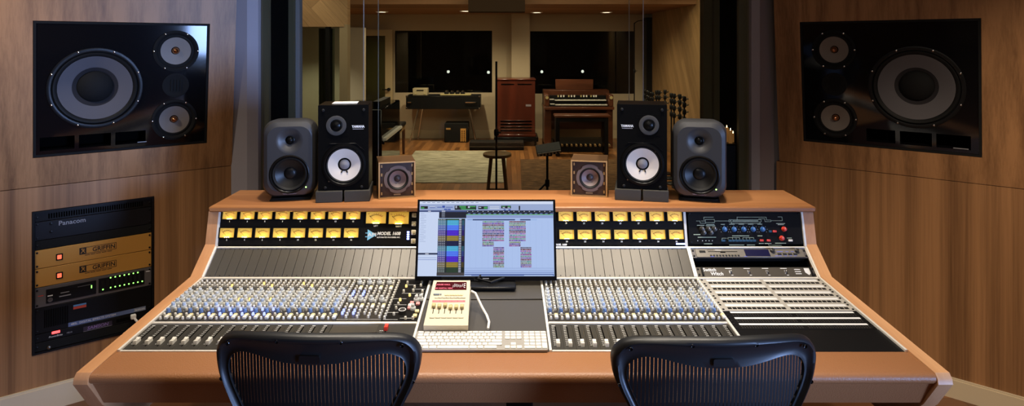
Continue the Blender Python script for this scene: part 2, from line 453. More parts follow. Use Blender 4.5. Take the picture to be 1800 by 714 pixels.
for i, Y in enumerate((3.50, 3.90)):
    x0, x1 = (-1.36, 1.345) if i == 0 else (-1.29, 1.235)
    zt = 2.54; zb = .765
    pane = MB(); jj = (-.797, .765)
    for a, b in ((x0, jj[0]-.0015), (jj[0]+.0015, jj[1]-.0015), (jj[1]+.0015, x1)):
        pane.box(a, b, Y-.004, Y+.004, zb, zt, GLASSP)
    o = struct(pane, 'window_%d' % (i+1))
    for k, j in enumerate(jj):
        sl = MB(); sl.box(j-.0012, j+.0012, Y-.0055, Y+.0055, zb, zt, mat('pane_seam', (.5, .47, .42), .35))
        q = sl.build('pane_seam', o)

# live room
mb = MB(); mb.box(-3.6, 3.0, 3.55, 11.8, -.1, 0, FLOORW); struct(mb, 'floor_live')
mb = MB()
XW = lambda x: (x-890)/1100*11.47
ZW = lambda y: H-(y-78)/1100*11.47
holes = ((XW(694), XW(865), ZW(163), ZW(54)), (XW(932), XW(1115), ZW(165), ZW(55)))
a, b = holes
mb.box(-3.6, a[0], 11.47, 11.6, 0, 2.9, PAINT); mb.box(a[1], b[0], 11.47, 11.6, 0, 2.9, PAINT); mb.box(b[1], 3.0, 11.47, 11.6, 0, 2.9, PAINT)
for h in holes:
    mb.box(h[0], h[1], 11.47, 11.6, 0, h[2], PAINT); mb.box(h[0], h[1], 11.47, 11.6, h[3], 2.9, PAINT)
struct(mb, 'wall_live_back')
mb = MB(); mb.box(XW(899), XW(930), 11.22, 11.469, 0, 2.27, PAINT); struct(mb, 'wall_live_pillar')
mb = MB(); mb.box(XW(690), 2.6, 11.45, 11.468, 0, .15, BASEPAINT); struct(mb, 'baseboard_live')
for i, h in enumerate(holes):          # dark booth windows in the back wall
    mb = MB(); mb.box(h[0], h[1], 11.50, 11.51, h[2], h[3], GLASSD); struct(mb, 'window_%d' % (4+i))
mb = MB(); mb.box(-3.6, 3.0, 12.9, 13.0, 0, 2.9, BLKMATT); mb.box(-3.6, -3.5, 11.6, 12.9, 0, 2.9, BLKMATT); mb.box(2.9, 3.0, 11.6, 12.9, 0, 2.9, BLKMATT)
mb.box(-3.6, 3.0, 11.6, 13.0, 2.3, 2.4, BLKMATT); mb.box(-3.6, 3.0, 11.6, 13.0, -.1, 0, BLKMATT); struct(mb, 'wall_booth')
mb = MB(); mb.box(2.6, 2.75, 3.9, 11.15, 0, 2.9, LIVEWOOD); struct(mb, 'wall_live_right')
mb = MB(); mb.box(2.50, 2.66, 11.16, 11.46, 0, 2.2, BLKSATIN); struct(mb, 'door_2')
mb = MB(); mb.box(-3.6, -3.45, 3.9, 11.6, 0, 2.9, PAINT); struct(mb, 'wall_live_left')
mb = MB(); mb.box(-3.6, 2.75, 8.56, 11.8, 2.27, 2.95, CEILW); mb.box(-3.6, 2.75, 3.6, 8.56, 2.85, 2.95, CEILP); struct(mb, 'ceiling_live')
mb = MB(); mb.box(px(829, 0, 9)[0], px(920, 0, 9)[0], 8.2, 8.55, 2.15, 2.84, mat('duct_cloth', srgb(58, 44, 32), .9, spec=.1)); struct(mb, 'ceiling_duct_trim')
# booth on the left: boarded bulkhead over a glazed front
YB = 8.0
zb = px(0, 43, YB)[2]; xr = px(605, 0, YB)[0]
mb = MB(); mb.box(-3.44, xr+.04, YB, YB+.15, zb, 2.84, LIVEWOOD2); mb.box(-3.44, xr, YB-.012, YB-.001, zb-.03, zb+.015, LIVEWOOD2); struct(mb, 'wall_booth_head')
mb = MB()
mb.box(xr-.06, xr+.04, YB, YB+.15, 0, zb-.001, DOORP); mb.box(px(572, 0, YB)[0], px(578, 0, YB)[0], YB, YB+.1, 0, zb-.001, BLKMATT)
struct(mb, 'trim_6')
mb = MB(); mb.box(-3.44, xr-.06, YB+.05, YB+.06, 0, zb-.002, glass('booth_glass', (.8, .84, .78), .8)); struct(mb, 'window_6')
mb = MB(); mb.box(-3.44, xr-.06, YB+1.4, YB+1.5, 0, zb-.002, PAINT); struct(mb, 'wall_booth_inside')
mb = MB()
rings = []
for k in range(40):
    x = px(546, 0, YB)[0]+(px(571, 0, YB)[0]-px(546, 0, YB)[0]+.02)*k/39
    y = YB+.35+.035*math.sin(k*1.15)
    rings.append([(x, y, .03), (x, y, zb-.04), (x, y+.008, zb-.04), (x, y+.008, .03)])
mb.loft(rings, CURT); whole(mb, 'curtain', 'grey green pleated curtain hanging behind the glazed booth front', 'curtain', (px(558, 0, YB)[0], YB+.35, .03))
# the glazed door in the back wall
mb = MB()
dx0, dx1 = px(611, 0, 11.3)[0], px(690, 0, 11.3)[0]
gx0, gx1 = px(622, 0, 11.3)[0], px(677, 0, 11.3)[0]
dz, gz, gb = px(0, 52, 11.3)[2], px(0, 63, 11.3)[2], px(0, 211, 11.3)[2]
mb.box(dx0, gx0, 11.3, 11.36, .005, dz, DOORP); mb.box(gx1, dx1, 11.3, 11.36, .005, dz, DOORP)
mb.box(gx0, gx1, 11.3, 11.36, gz, dz, DOORP); mb.box(gx0, gx1, 11.3, 11.36, .005, gb, DOORP)
door = struct(mb, 'door_1')
mb = MB(); mb.box(gx0, gx1, 11.325, 11.335, gb, gz, glass('door_glass', (.62, .66, .54), 1.0)); mb.build('door_glass', door)
mb = MB(); hx = px(684, 157, 11.3); mb.cyl((hx.x, 11.3, hx.z), (hx.x, 11.24, hx.z), .03, BLKSATIN); mb.box(hx.x-.11, hx.x, 11.235, 11.25, hx.z-.012, hx.z+.008, BLKSATIN); mb.build('door_handle', door)

# ------------------------------------------------------------------ big wall monitors
def big_monitor(name, label, M, r, woof, wr, mids, tw, ports):
    x0, x1, y0, y1 = r
    root = thing(name, label, 'speaker', M=M @ T((x0+x1)/2, y0, 0))
    mb = MB(M)
    holes = [circ(*woof, wr+.012, 56)]+[circ(*m, .096, 40) for m in mids]+[[(a, c), (b, c), (b, d), (a, d)] for a, b, c, d in ports]+[circ(*tw, .058, 32)]
    e = .010
    mb.plate([(x0+e, y0+e), (x1-e, y0+e), (x1-e, y1-e), (x0+e, y1-e)], holes, -.006, .05, BLKGLOSS)
    mb.build('baffle', root)
    mb = MB(M)
    for a, b, c, d in ((x0, x0+e, y0, y1), (x1-e, x1, y0, y1), (x0+e, x1-e, y0, y0+e), (x0+e, x1-e, y1-e, y1)):
        mb.box(a, b, c, d, -.09, -.001, BLKMATT)
    mb.box(x0+e, x1-e, y0+e, y1-e, -.118, -.10, VOID)
    mb.build('cabinet', root)
    # woofer: ring frame, surround, ribbed cone, dust cap
    K = M @ T(woof[0], woof[1], -.006)
    mb = MB(K); mb.lathe([(wr+.024, .0005), (wr+.024, .006), (wr+.014, .009), (wr+.006, .006), (wr+.004, -.01)], BLKSATIN, 56, cap0=False, cap1=False)
    wf = mb.build('woofer_frame', root)
    mb = MB(K); mb.lathe([(wr+.005, -.004), (wr-.002, .004), (wr-.010, .002), (wr-.018, -.006)], RUBBER, 56, cap0=False, cap1=False); mb.build('surround', wf)
    pr = []; n = 26; rc = wr-.018
    for k in range(n+1):
        q = rc-(rc-.078)*k/n; pr.append((q, -.006-.040*k/n+(.0012 if k % 2 else 0)))
    mb = MB(K); ko = [p for p in pr if p[0] > .093]; mb.lathe(ko, CONE, 56, cap0=False, cap1=False); mb.lathe([ko[-1]]+[p for p in pr if p[0] <= .093]+[(.070, -.052)], CONERING, 56, cap0=False, cap1=False); mb.build('cone', wf)
    mb = MB(K); mb.lathe([(.076, -.046), (.074, -.040), (.068, -.034), (.055, -.024), (.038, -.016), (.019, -.012), (.001, -.011)], BLKMATT, 40, cap0=False, cap1=False); mb.build('dust_cap', wf)
    for k in range(8):
        a = PI/8+k*PI/4
        mb = MB(K @ T((wr+.018)*math.cos(a), (wr+.018)*math.sin(a), .006)); mb.lathe([(.0045, 0), (.0045, .003), (.002, .004)], CHROME, 10); mb.build('screw', wf)
    for m in mids:
        K = M @ T(m[0], m[1], -.006)
        mb = MB(K); mb.lathe([(.106, .0005), (.106, .005), (.096, .008), (.088, .004), (.084, -.004), (.076, -.002), (.070, -.006)], BLKMATT, 48, cap0=False, cap1=False); mf = mb.build('midrange_frame', root)
        mb = MB(K); mb.lathe([(.0705, -.005), (.05, -.010), (.02, -.018)], CONEMID, 40, cap0=False, cap1=False); mb.build('cone', mf)
        mb = MB(K); mb.lathe([(.017, -.018), (.016, -.006), (.012, .002), (.006, .007), (.0008, .009)], PHASE, 24, cap0=False, cap1=False); mb.build('phase_plug', mf)
        for k in range(6):
            a = PI/6*0+k*PI/3
            mb = MB(K @ T(.101*math.cos(a), .101*math.sin(a), .0055)); mb.lathe([(.0042, 0), (.0042, .003), (.002, .004)], CHROME, 10); mb.build('screw', mf)
    K = M @ T(tw[0], tw[1], -.006)
    mb = MB(K); mb.lathe([(.062, .0), (.062, .003), (.056, .004), (.05, .001), (.0001, .001)], BLKMATT, 36, cap0=False, cap1=False)
    tf = mb.build('ribbon_tweeter', root)
    mb = MB(K)
    for k in range(4): mb.box(-.024+k*.0145, -.019+k*.0145, -.03, .03, .002, .006, BLKMATT)
    mb.build('grille', tf)
    for a, b, c, d in ports:
        mb = MB(M); mb.box(a, b, c, d, -.096, -.09, VOID); mb.build('port', root)
    mb = MB(M); mb.rect(x1-.32 if tw[0] > 0 else x1-.11, y0+.030, x1-.28 if tw[0] > 0 else x1-.05, y0+.034, -.0055, INKDIM); mb.build('name_plate', root)
    return root

big_monitor('wall_monitor', 'large gloss black speaker set in the veneer wall above the rack of gold amplifiers', MLU,
            (-.256, .484, .141, .778), (-.0135, .458), .172, ((.330, .636), (.329, .277)), (.331, .458),
            ((-.232, -.098, .168, .232), (-.081, .050, .168, .232), (.068, .199, .168, .232)))
big_monitor('wall_monitor', 'large gloss black speaker set in the plain veneer wall beyond the patchbays', MRU,
            (-.521, .266, .132, .792), (.004, .455), .182, ((-.360, .641), (-.362, .271)), (-.361, .456),
            ((-.215, -.085, .160, .228), (-.065, .070, .160, .228), (.088, .225, .160, .228)))

# ------------------------------------------------------------------ equipment rack in the veneer wall
rack = thing('equipment_rack', 'black recessed equipment rack in the veneer wall below the large speaker', 'rack', M=ML @ T(-.011, .270, 0))
RX0, RX1, RZ0, RZ1 = -.260, .238, .270, .938
mb = MB(ML)
for a, b, c, d in ((RX0, RX0+.010, RZ0, RZ1), (RX1-.010, RX1, RZ0, RZ1), (RX0+.010, RX1-.010, RZ0, RZ0+.008), (RX0+.010, RX1-.010, RZ1-.008, RZ1)):
    mb.box(a, b, c, d, -.115, .004, BLKSATIN)
mb.build('case', rack)
mb = MB(ML); mb.box(RX0+.010, RX1-.010, RZ0+.008, RZ1-.008, -.115, -.108, VOID); mb.build('back_panel', rack)
for a in (RX0+.010, RX1-.024):
    mb = MB(ML); mb.box(a, a+.014, RZ0+.008, RZ1-.008, -.020, -.012, BLKSATIN); mb.build('rail', rack)
UX0, UX1 = -.2495, .2275
def rack_unit(name, label, cat, z0, z1, m, depth=.09, group=None, zf=-.004):
    root = thing(name, label, cat, M=ML @ T((UX0+UX1)/2, z0, 0), group=group)
    mb = MB(ML); mb.box(UX0, UX1, z0+.0008, z1-.0008, zf-.006, zf, m, .0008); mb.build('front_panel', root)
    mb = MB(ML); mb.box(UX0+.016, UX1-.016, z0+.002, z1-.002, -depth, zf-.0065, BLKMATT); mb.build('chassis', root)
    for x in (UX0+.008, UX1-.008):
        for z in ((z0+z1)/2,) if z1-z0 < .05 else (z0+.012, z1-.012):
            mb = MB(ML @ T(x, z, zf)); mb.lathe([(.0045, 0), (.0045, .0025), (.002, .0035)], BLKSATIN, 10); mb.build('screw', root)
    return root
u = rack_unit('vent_panel', 'thin dark perforated panel at the very top of the recessed rack', 'rack panel', .888, .930, BLKSATIN)
mb = MB(ML)
for k in range(40): mb.box(UX0+.05+k*.0098, UX0+.056+k*.0098, .897, .921, -.0045, -.0035, VOID)
mb.build('vent_slot', u)
u = rack_unit('power_conditioner', 'dark rack unit with a silver script name between vent panel and upper gold amplifier', 'rack unit', .800, .887, mat('charcoal_faceplate', srgb(20, 20, 24), .5, spec=.25))
mb = MB(ML); mb.text('Panacom', .030, -.106, .867, -.0036, INKDIM, sx=1.0, bold=.0004); mb.build('lettering', u)
for z in (.872, .834):
    mb = MB(ML @ T(-.189, z, -.004)); mb.lathe([(.006, 0), (.006, .004), (.003, .005)], BLKSATIN, 12); mb.build('button', u)
u = rack_unit('blank_panel', 'plain black filler panel just above the upper gold amplifier', 'rack panel', .756, .799, BLKMATT)
def gold_amp(label, z0, z1):
    u = rack_unit('power_amplifier', label, 'amplifier', z0, z1, GOLD, group=None)
    zc = (z0+z1)/2
    mb = MB(ML); mb.box(-.170, -.143, zc-.019, zc+.012, -.004, -.001, BLK, .001); sw = mb.build('power_switch', u)
    mb = MB(ML); mb.box(-.165, -.148, zc-.013, zc+.007, -.001, .0015, lamp('red_rocker', (1, .14, .06), 1.5), .0015); mb.build('rocker', sw)
    mb = MB(ML); zt = zc+.006
    x0, x1 = -.078, .075
    for a, b, c, d in ((x0, x1, zt+.014, zt+.0165), (x0, x1, zt-.0165, zt-.014), (x0, x0+.028, zt-.014, zt+.014), (x1-.0022, x1, zt-.014, zt+.014)): mb.rect(a, c, b, d, -.0037, INKBLACK)
    mb.text('GRIFFIN', .029, .0225, zt-.001, -.0037, INKBLACK, sx=.93, bold=.0006)
    for k in range(5): mb.rect(-.056+k*.023, zt-.0235, -.036+k*.023, zt-.0205, -.0037, INKBLACK)
    for a, b in (((-.072, -.011), (-.057, .010)), ((-.069, .009), (-.055, -.010)), ((-.070, .0105), (-.062, .0105)), ((-.063, .002), (-.056, .002))):
        d = Vector((b[0]-a[0], b[1]-a[1], 0)); nrm = Vector((-d.y, d.x, 0)).normalized()*.0014
        mb.add([(a[0]-nrm.x, zt+a[1]-nrm.y, -.0034), (b[0]-nrm.x, zt+b[1]-nrm.y, -.0034), (b[0]+nrm.x, zt+b[1]+nrm.y, -.0034), (a[0]+nrm.x, zt+a[1]+nrm.y, -.0034)], [(0, 1, 2, 3)], GOLD)
    mb.build('logo', u)
gold_amp('upper of the two gold amplifier units, under the black filler panel', .668, .755)
gold_amp('lower of the two gold amplifier units, above the grey converter', .580, .667)
u = rack_unit('audio_converter', 'grey rack unit with two rows of green lights under the gold amplifiers', 'rack unit', .484, .579, GREYMETAL)
mb = MB(ML); mb.box(-.208, -.010, .498, .564, -.004, -.0015, BLKSATIN, .001); b1 = mb.build('display_module', u)
mb = MB(ML); mb.box(.000, .196, .498, .568, -.004, -.0015, BLKSATIN, .001); b2 = mb.build('meter_module', u)
mb = MB(ML @ T(-.192, .513, -.0015)); mb.lathe([(.010, 0), (.010, .003), (.006, .003), (.006, .0005)], GREYMETAL, 20); mb.build('jack', b1)
mb = MB(ML); mb.rect(-.202, .530, -.182, .535, -.0012, INK); mb.rect(-.152, .533, -.118, .537, -.0012, INKDIM); mb.rect(-.157, .517, -.112, .522, -.0012, INKDIM); mb.rect(-.085, .548, -.03, .5495, -.0012, INKDIM); mb.build('lettering', b1)
mb = MB(ML); mb.box(-.031, -.027, .530, .544, -.0015, .0, GREENLED); mb.build('indicator', b1)
for k in range(8):
    x = .050+k*.0195
    for z in (.563, .514):
        if z > .55 and k == 7: continue
        mb = MB(ML @ T(x, z, -.0015)); mb.lathe([(.0034, 0), (.0028, .002), (.0005, .003)], GREENLED, 10, cap1=False); mb.build('level_light', b2)
mb = MB(ML @ T(.018, .512, -.0015)); mb.lathe([(.0034, 0), (.0028, .002), (.0005, .003)], GREENLED, 10, cap1=False); mb.build('level_light', b2)
mb = MB(ML)
for k in range(9): mb.box(.012+k*.0195, .024+k*.0195, .521, .557, -.0015, -.0008, BLKMATT)
mb.build('slot', b2)
mb = MB(ML); mb.rect(.203, .557, .222, .561, -.0036, INK); mb.rect(-.238, .538, -.218, .541, -.0036, REDP); mb.build('lettering', u)
u = rack_unit('effects_mainframe', 'black effects unit with a long blue name stripe in the lower rack', 'rack unit', .362, .483, BLKSATIN)
mb = MB(ML); mb.rect(-.122, .364, .202, .384, -.0037, mat('blue_stripe', srgb(92, 108, 150), .6)); mb.rect(.150, .364, .202, .384, -.0034, mat('stripe_end', srgb(120, 128, 150), .6)); mb.build('name_stripe', u)
mb = MB(ML); mb.text('480L  DIGITAL EFFECTS SYSTEM', .0135, -.112, .374, -.003, INK, align='LEFT', sx=.98); mb.text('lexicon', .015, .176, .374, -.003, INK); mb.build('lettering', u)
mb = MB(ML); mb.rect(-.102, .456, -.050, .464, -.0036, mat('sticker_blue', srgb(90, 140, 190), .6)); mb.rect(-.102, .443, -.050, .455, -.0036, mat('sticker_red', srgb(190, 70, 50), .6)); mb.build('sticker', u)
mb = MB(ML)
for k in range(14): mb.box(-.215+k*.0068, -.2115+k*.0068, .385, .468, -.0042, -.0035, VOID)
mb.build('vent_slot', u)
u = rack_unit('line_conditioner', 'black power unit with a red glowing display near the rack bottom', 'rack unit', .322, .361, BLKSATIN)
mb = MB(ML); mb.box(-.186, -.154, .348, .3595, -.004, -.001, REDLED, .001); mb.build('display', u)
mb = MB(ML); mb.text('PowerBrite', .0115, -.198, .336, -.0036, INK, shear=.25, align='LEFT'); mb.text('PB10', .0105, -.128, .337, -.0036, INKDIM, align='LEFT'); mb.build('lettering', u)
mb = MB(ML); mb.rect(-.062, .325, .056, .348, -.0037, mat('dark_violet_plate', srgb(46, 34, 50), .6)); mb.text('SAMSON', .021, -.003, .3365, -.0033, mat('violet_ink', srgb(126, 100, 150), .6), sx=1.05, shear=.15, bold=.0006); mb.rect(-.062, .3245, .056, .326, -.003, INKDIM); mb.build('logo', u)
mb = MB(ML)
for k in range(10): mb.box(.075+k*.006, .079+k*.006, .332, .348, -.0042, -.0035, VOID)
mb.build('vent_slot', u)
u = rack_unit('cable_panel', 'plain black panel closing the bottom of the recessed rack', 'rack panel', .279, .321, BLKMATT)
mb = MB(ML @ T(-.197, .291, -.004)); mb.lathe([(.008, 0), (.008, .01), (.005, .012)], STEEL, 12); mb.build('connector', u)
mb = MB(ML)
mb.box(.134, .158, .338, .360, .001, .022, PLAIN_SHADE, .003)
mb.tube([Vector(p) for p in ((.150, .342, .020), (.162, .325, .034), (.176, .300, .042), (.190, .262, .040), (.198, .18, .03), (.200, .05, .028), (.202, .022, .026), (.215, .0065, .05))], .0055, PLAIN_SHADE)
whole(mb, 'plug_cable', 'pale grey plug and cable at the lower corner of the recessed rack', 'cable', (ML @ Vector((.146, .338, .01))))
# ------------------------------------------------------------------ mixing console
zs = lambda Y: .7945-.047*(2.471-Y)
def face(y0, z0, y1, z1):
    l = math.hypot(y1-y0, z1-z0); c, s = (y1-y0)/l, (z1-z0)/l
    return axes((0, y0, z0), (1, 0, 0), (0, c, s), (0, -s, c)), l
FC, LC = face(1.935, zs(1.935), 2.471, zs(2.471))       # control surface
FS, LS = face(2.475, .7965, 2.587, .8805)               # sloped panels
FM, LM = face(2.590, .884, 2.625, 1.0215)               # meter face
sC = lambda Y: (Y-1.935)/.536*LC                        # distance along the control surface
XL, XR = -1.203, 1.241
BAY = (-.297, .137, .752)
console = thing('mixing_console', 'very wide studio mixing console with cherry cheeks, lit yellow meters and tan leather armrest', 'mixing console', (.02, 2.3, 0))
prof = [(1.797, .742), (1.800, .756), (1.812, .769), (2.466, .8035), (2.588, .8925), (2.618, 1.0215), (2.885, 1.0215), (2.885, .50), (2.02, .50), (1.862, .648)]
for s, x0, x1 in ((-1, XL-.042, XL), (1, XR, XR+.042)):
    mb = MB(axes((0, 0, 0), (0, 1, 0), (0, 0, 1), (1, 0, 0)))
    mb.prism(prof, x0, x1, CHEEK); mb.build('side_panel', console)
# aluminium edge strips beside the cheeks
for x0, x1 in ((XL, XL+.008), (XR-.008, XR)):
    mb = MB(FC); mb.box(x0, x1, .0, LC, -.004, .006, SILVER)
    mb.M = FS; mb.box(x0, x1, 0, LS, -.004, .006, SILVER); mb.M = FM; mb.box(x0, x1, 0, LM-.003, -.004, .006, SILVER)
    mb.build('edge_strip', console)
for x in (BAY[0], BAY[1], BAY[2]):
    mb = MB(FC); mb.box(x-.004, x+.004, 0, LC-.002, -.004, .005, SILVER); mb.build('divider', console)
mb = MB(FS); mb.box(BAY[2]-.009, BAY[2]+.005, .002, LS-.002, -.004, .006, SILVER); mb.build('divider', console)
mb = MB(FM); mb.box(BAY[2]-.012, BAY[2]-.002, .0, LM-.003, -.004, .006, SILVER); mb.build('divider', console)
for nm, F, y0, y1 in (('cross_strip', FC, LC-.010, LC+.004), ('cross_strip', FS, LS-.007, LS+.0015)):
    mb = MB(F); mb.box(XL+.009, XR-.009, y0, y1, -.006, .006, SILVER, .002); mb.build(nm, console)
for x0, x1 in ((XL+.009, BAY[0]-.005), (BAY[1]+.005, BAY[2]-.005)):
    mb = MB(FC); mb.box(x0, x1, sC(2.106), sC(2.117), -.005, .005, SILVER, .002); mb.build('cross_strip', console)
    mb = MB(FC); mb.box(x0, x1, -.001, .006, -.005, .003, SILVER, .001); mb.build('cross_strip', console)
# leather front
mb = MB(axes((0, 0, 0), (0, 1, 0), (0, 0, 1), (1, 0, 0)))
arc = [(1.818-.016*math.sin(a), .7515-.0+.0155*math.cos(a)) for a in [PI*k/8 for k in range(0, 9)]]
mb.prism([(1.936, .7685), (1.90, .7705), (1.85, .7695)]+arc+[(1.86, .733), (1.936, .733)], XL+.001, XR-.001, LEATHER); mb.build('armrest', console)
mb = MB(axes((0, 0, 0), (0, 1, 0), (0, 0, 1), (1, 0, 0)))
mb.prism([(1.818, .7345), (1.868, .650), (1.885, .650), (1.92, .7345)], XL+.001, XR-.001, LEATHER); mb.build('apron', console)
mb = MB(axes((0, 0, 0), (0, 1, 0), (0, 0, 1), (1, 0, 0)))
mb.prism([(1.942, .730), (2.471, .760), (2.60, .850), (2.66, 1.0), (2.86, 1.0), (2.86, .60), (1.942, .63)], XL+.001, XR-.001, BLKMATT); mb.build('chassis', console)
for x in (-.95, .05, .98):
    mb = MB(); mb.box(x-.05, x+.05, 2.35, 2.80, .0, .60, BLKSATIN, .005); mb.build('leg', console)
# shelf (meter bridge top)
mb = MB(); mb.box(-1.238, 1.288, 2.600, 2.905, 1.0220, 1.044, CHERRY, .005); mb.build('top_shelf', console)

# ---- blank sloped panels
def slope_panels(x0, x1, w):
    n = round((x1-x0)/w); w = (x1-x0)/n
    for k in range(n):
        mb = MB(FS); a = x0+k*w
        mb.box(a+.0006, a+w-.0006, .003, LS-.003, -.004, .001, BLANK, .0006); p = mb.build('blank_strip', console)
        for s in (.009, LS-.009):
            mb = MB(FS @ T(a+w/2, s, .001)); mb.lathe([(.0022, 0), (.0022, .0010), (.001, .0012)], BLKSATIN, 8); mb.build('screw', p)
slope_panels(XL+.009, BAY[0]-.02, .0383); slope_panels(BAY[0]-.0195, BAY[1]+.02, .0383); slope_panels(BAY[1]+.0205, BAY[2]-.010, .0383)

# ---- meter face
mb = MB(FM); mb.box(XL+.009, BAY[2]-.013, .0045, LM-.001, -.004, .0, BLK, 0); mp_ = mb.build('meter_panel', console)
def vu(x, s, w, h, num):
    """x, s: centre"""
    b = MB(FM); t = .003
    b.box(x-w/2-t, x-w/2, s-h/2-t, s+h/2+t, 0, .007, BLKSATIN); b.box(x+w/2, x+w/2+t, s-h/2-t, s+h/2+t, 0, .007, BLKSATIN)
    b.box(x-w/2, x+w/2, s+h/2, s+h/2+t, 0, .007, BLKSATIN); b.box(x-w/2, x+w/2, s-h/2-t, s-h/2, 0, .0028, BLKSATIN)
    o = b.build('vu_meter', console)
    b = MB(FM); b.rect(x-w/2, s-h/2, x+w/2, s+h/2, .0008, METERFACE); b.build('dial', o)
    b = MB(FM); n = 13
    for k in range(n):
        a = math.radians(132-84*k/(n-1)); r0, r1 = h*.66, h*.66+(h*.13 if k % 2 == 0 else h*.07)
        cx, cy = x, s-h*.42
        R_ = w/h*.62
        p = lambda r, da: (cx+R_*r*math.cos(a+da), cy+r*math.sin(a+da), .0013)
        b.add([p(r0, .018), p(r0, -.018), p(r1, -.018), p(r1, .018)], [(0, 1, 2, 3)], INKBLACK)
    for k in range(16):
        a0, a1 = math.radians(132-84*k/16), math.radians(132-84*(k+1)/16); cx, cy = x, s-h*.42; R_ = w/h*.62; r0, r1 = h*.63, h*.66
        b.add([(cx+R_*r*math.cos(a), cy+r*math.sin(a), .0013) for r, a in ((r0, a0), (r0, a1), (r1, a1), (r1, a0))], [(0, 1, 2, 3)], INKBLACK if k < 11 else REDP)
    b.text('VU', h*.13, x-w*.38, s+h*.30, .0013, INKBLACK)
    b.build('scale_marking', o)
    b = MB(FM); b.add([(x-w*.34, s+h*.12, .0022), (x-w*.33, s+h*.15, .0022), (x+.0006, s-h*.40, .0022), (x-.0006, s-h*.40, .0022)], [(0, 1, 2, 3)], INKBLACK)
    b.build('needle', o)
    b = MB(FM); b.box(x-w*.16, x+w*.16, s-h/2+.0006, s-h/2+.0016, .0030, .0048, METERLAMP); b.build('dial_lamp', o)
    if num:
        b = MB(FM); b.text(num, .0085, x, s-h/2-.010, .0004, INK, bold=.0003); b.build('lettering', o)
MW, MH = .061, .037
for k in range(8):
    xc = -1.156+k*.0737
    vu(xc, .127, MW, MH, str(2*k+1)); vu(xc-.004, .052+.0015, MW, MH, str(2*k+2))
for k in range(7):
    xc = .249+k*.0758
    vu(xc, .1115+.008, MW, MH, str(19+2*k)); vu(xc+.002, .047, MW, MH, str(20+2*k))
vu(-.544, .115, .084, .048, 'LEFT'); vu(-.449, .113, .084, .048, 'RIGHT')
mb = MB(FM); y = .045
mb.add([(-.577, y+.022, .0005), (-.577, y-.022, .0005), (-.539, y, .0005)], [(0, 1, 2)], INKBLUE)
mb.rect(-.586, y+.006, -.577, y+.009, .0005, INKBLUE); mb.rect(-.586, y-.009, -.577, y-.006, .0005, INKBLUE)
mb.text('API', .021, -.558, y, .0008, INK, sx=1.25, bold=.0004)
mb.build('logo', console)
mb = MB(FM); mb.text('MODEL 1608', .0175, -.489, y+.005, .0005, INK, sx=.98, shear=.2, bold=.0008); mb.text('AUTOMATED PROCESSES, INC.', .0075, -.489, y-.010, .0005, INK, bold=.0003, sx=.93); mb.build('lettering', console)
mb = MB(FM); mb.text('MODEL 1608', .010, .222, .006, .0005, INK, bold=.0005, shear=.2, align='CENTER'); mb.build('lettering', console)
for j in range(4):
    mb = MB(FM); s = .026+j*.009; mb.box(-.413, -.403, s, s+.0065, 0, .003, BLUELED, .001); mb.build('blue_light', console)
mb = MB(FM); mb.box(.703, .741, .006, .0125, 0, .003, BLUELED, .001); mb.build('blue_light', console)
for j in range(4):
    s = .124-j*.0345; mb = MB(FM); mb.box(-.395, -.376, s-.010, s+.010, 0, .006, IVORY, .002); q = mb.build('select_button', console)
    mb = MB(FM); mb.box(-.387, -.380, s-.004, s+.004, .0061, .008, TAN, .001); mb.build('button_lens', q)
for j in range(3):      # meters behind the screen
    vu(-.06+j*.088, .11, .061, .037, None)

# ---- channel strips
KY = lambda f: sC(2.446)-f*(sC(2.446)-sC(2.126))
def knob_mesh(name, r, h, m, ptr=INK, skirt=None):
    b = MB()
    pr = [(r*1.12, 0), (r*1.12, .002), (r, .0025), (r*.86, h-.001), (r*.78, h)]
    b.lathe(pr, m, 14); b.box(-r*.10, r*.10, 0, r*.8, h, h+.0006, ptr)
    return b
def stack_mesh(name, r, h, m1, m2):
    b = MB(); b.lathe([(r*1.15, 0), (r*1.1, h*.42), (r*1.0, h*.48)], m1, 14); b.lathe([(r*.72, h*.48), (r*.66, h-.001), (r*.58, h)], m2, 12)
    b.box(-r*.09, r*.09, 0, r*.6, h, h+.0005, INKBLACK); b.box(-r*.12, r*.12, r*.9, r*1.25, h*.1, h*.5, INK)
    return b
def button_mesh():
    b = MB(); b.lathe([(.0045, 0), (.0043, .0075), (.0035, .0095), (.0015, .010)], WHITEP, 10); return b
def wide_mesh():
    b = MB(); b.box(-.0062, .0062, -.0165, .002, 0, .0095, WHITEP, .0015); b.box(-.0062, .0062, .0025, .0135, 0, .009, CREAM, .0015); return b
def fader_mesh():
    b = MB(axes((0, 0, 0), (0, 1, 0), (0, 0, 1), (1, 0, 0)))
    pr = [(-.0135, 0), (-.0135, .008), (-.0115, .0125), (-.003, .0105), (.003, .0105), (.0115, .0135), (.0135, .009), (.0135, 0)]
    b.prism(pr, -.0056, .0056, WHITEP); b.M = Matrix(); b.box(-.0057, .0057, -.0006, .0006, .0102, .0109, BLKSATIN); return b
KN = {
 'ring': knob_mesh('ring', .0085, .013, KNOBMID),
 'grey': stack_mesh('grey', .0092, .020, KNOBGREY, KNOBGREY),
 'slate': stack_mesh('slate', .0092, .021, KNOBGREY, KNOBSLATE),
 'blue': knob_mesh('blue', .0072, .014, KNOBBLUE),
 'btn': button_mesh(), 'wide': wide_mesh(), 'cap': fader_mesh(),
}
ME = {k: (KN[k].mesh(n)) for k, n in (('ring', 'rotary_knob'), ('grey', 'rotary_knob'), ('slate', 'rotary_knob'), ('blue', 'rotary_knob'), ('btn', 'push_button'), ('wide', 'wide_button'), ('cap', 'fader_cap'))}
STUFF = {'rotary_knob': MB(), 'push_button': MB()}
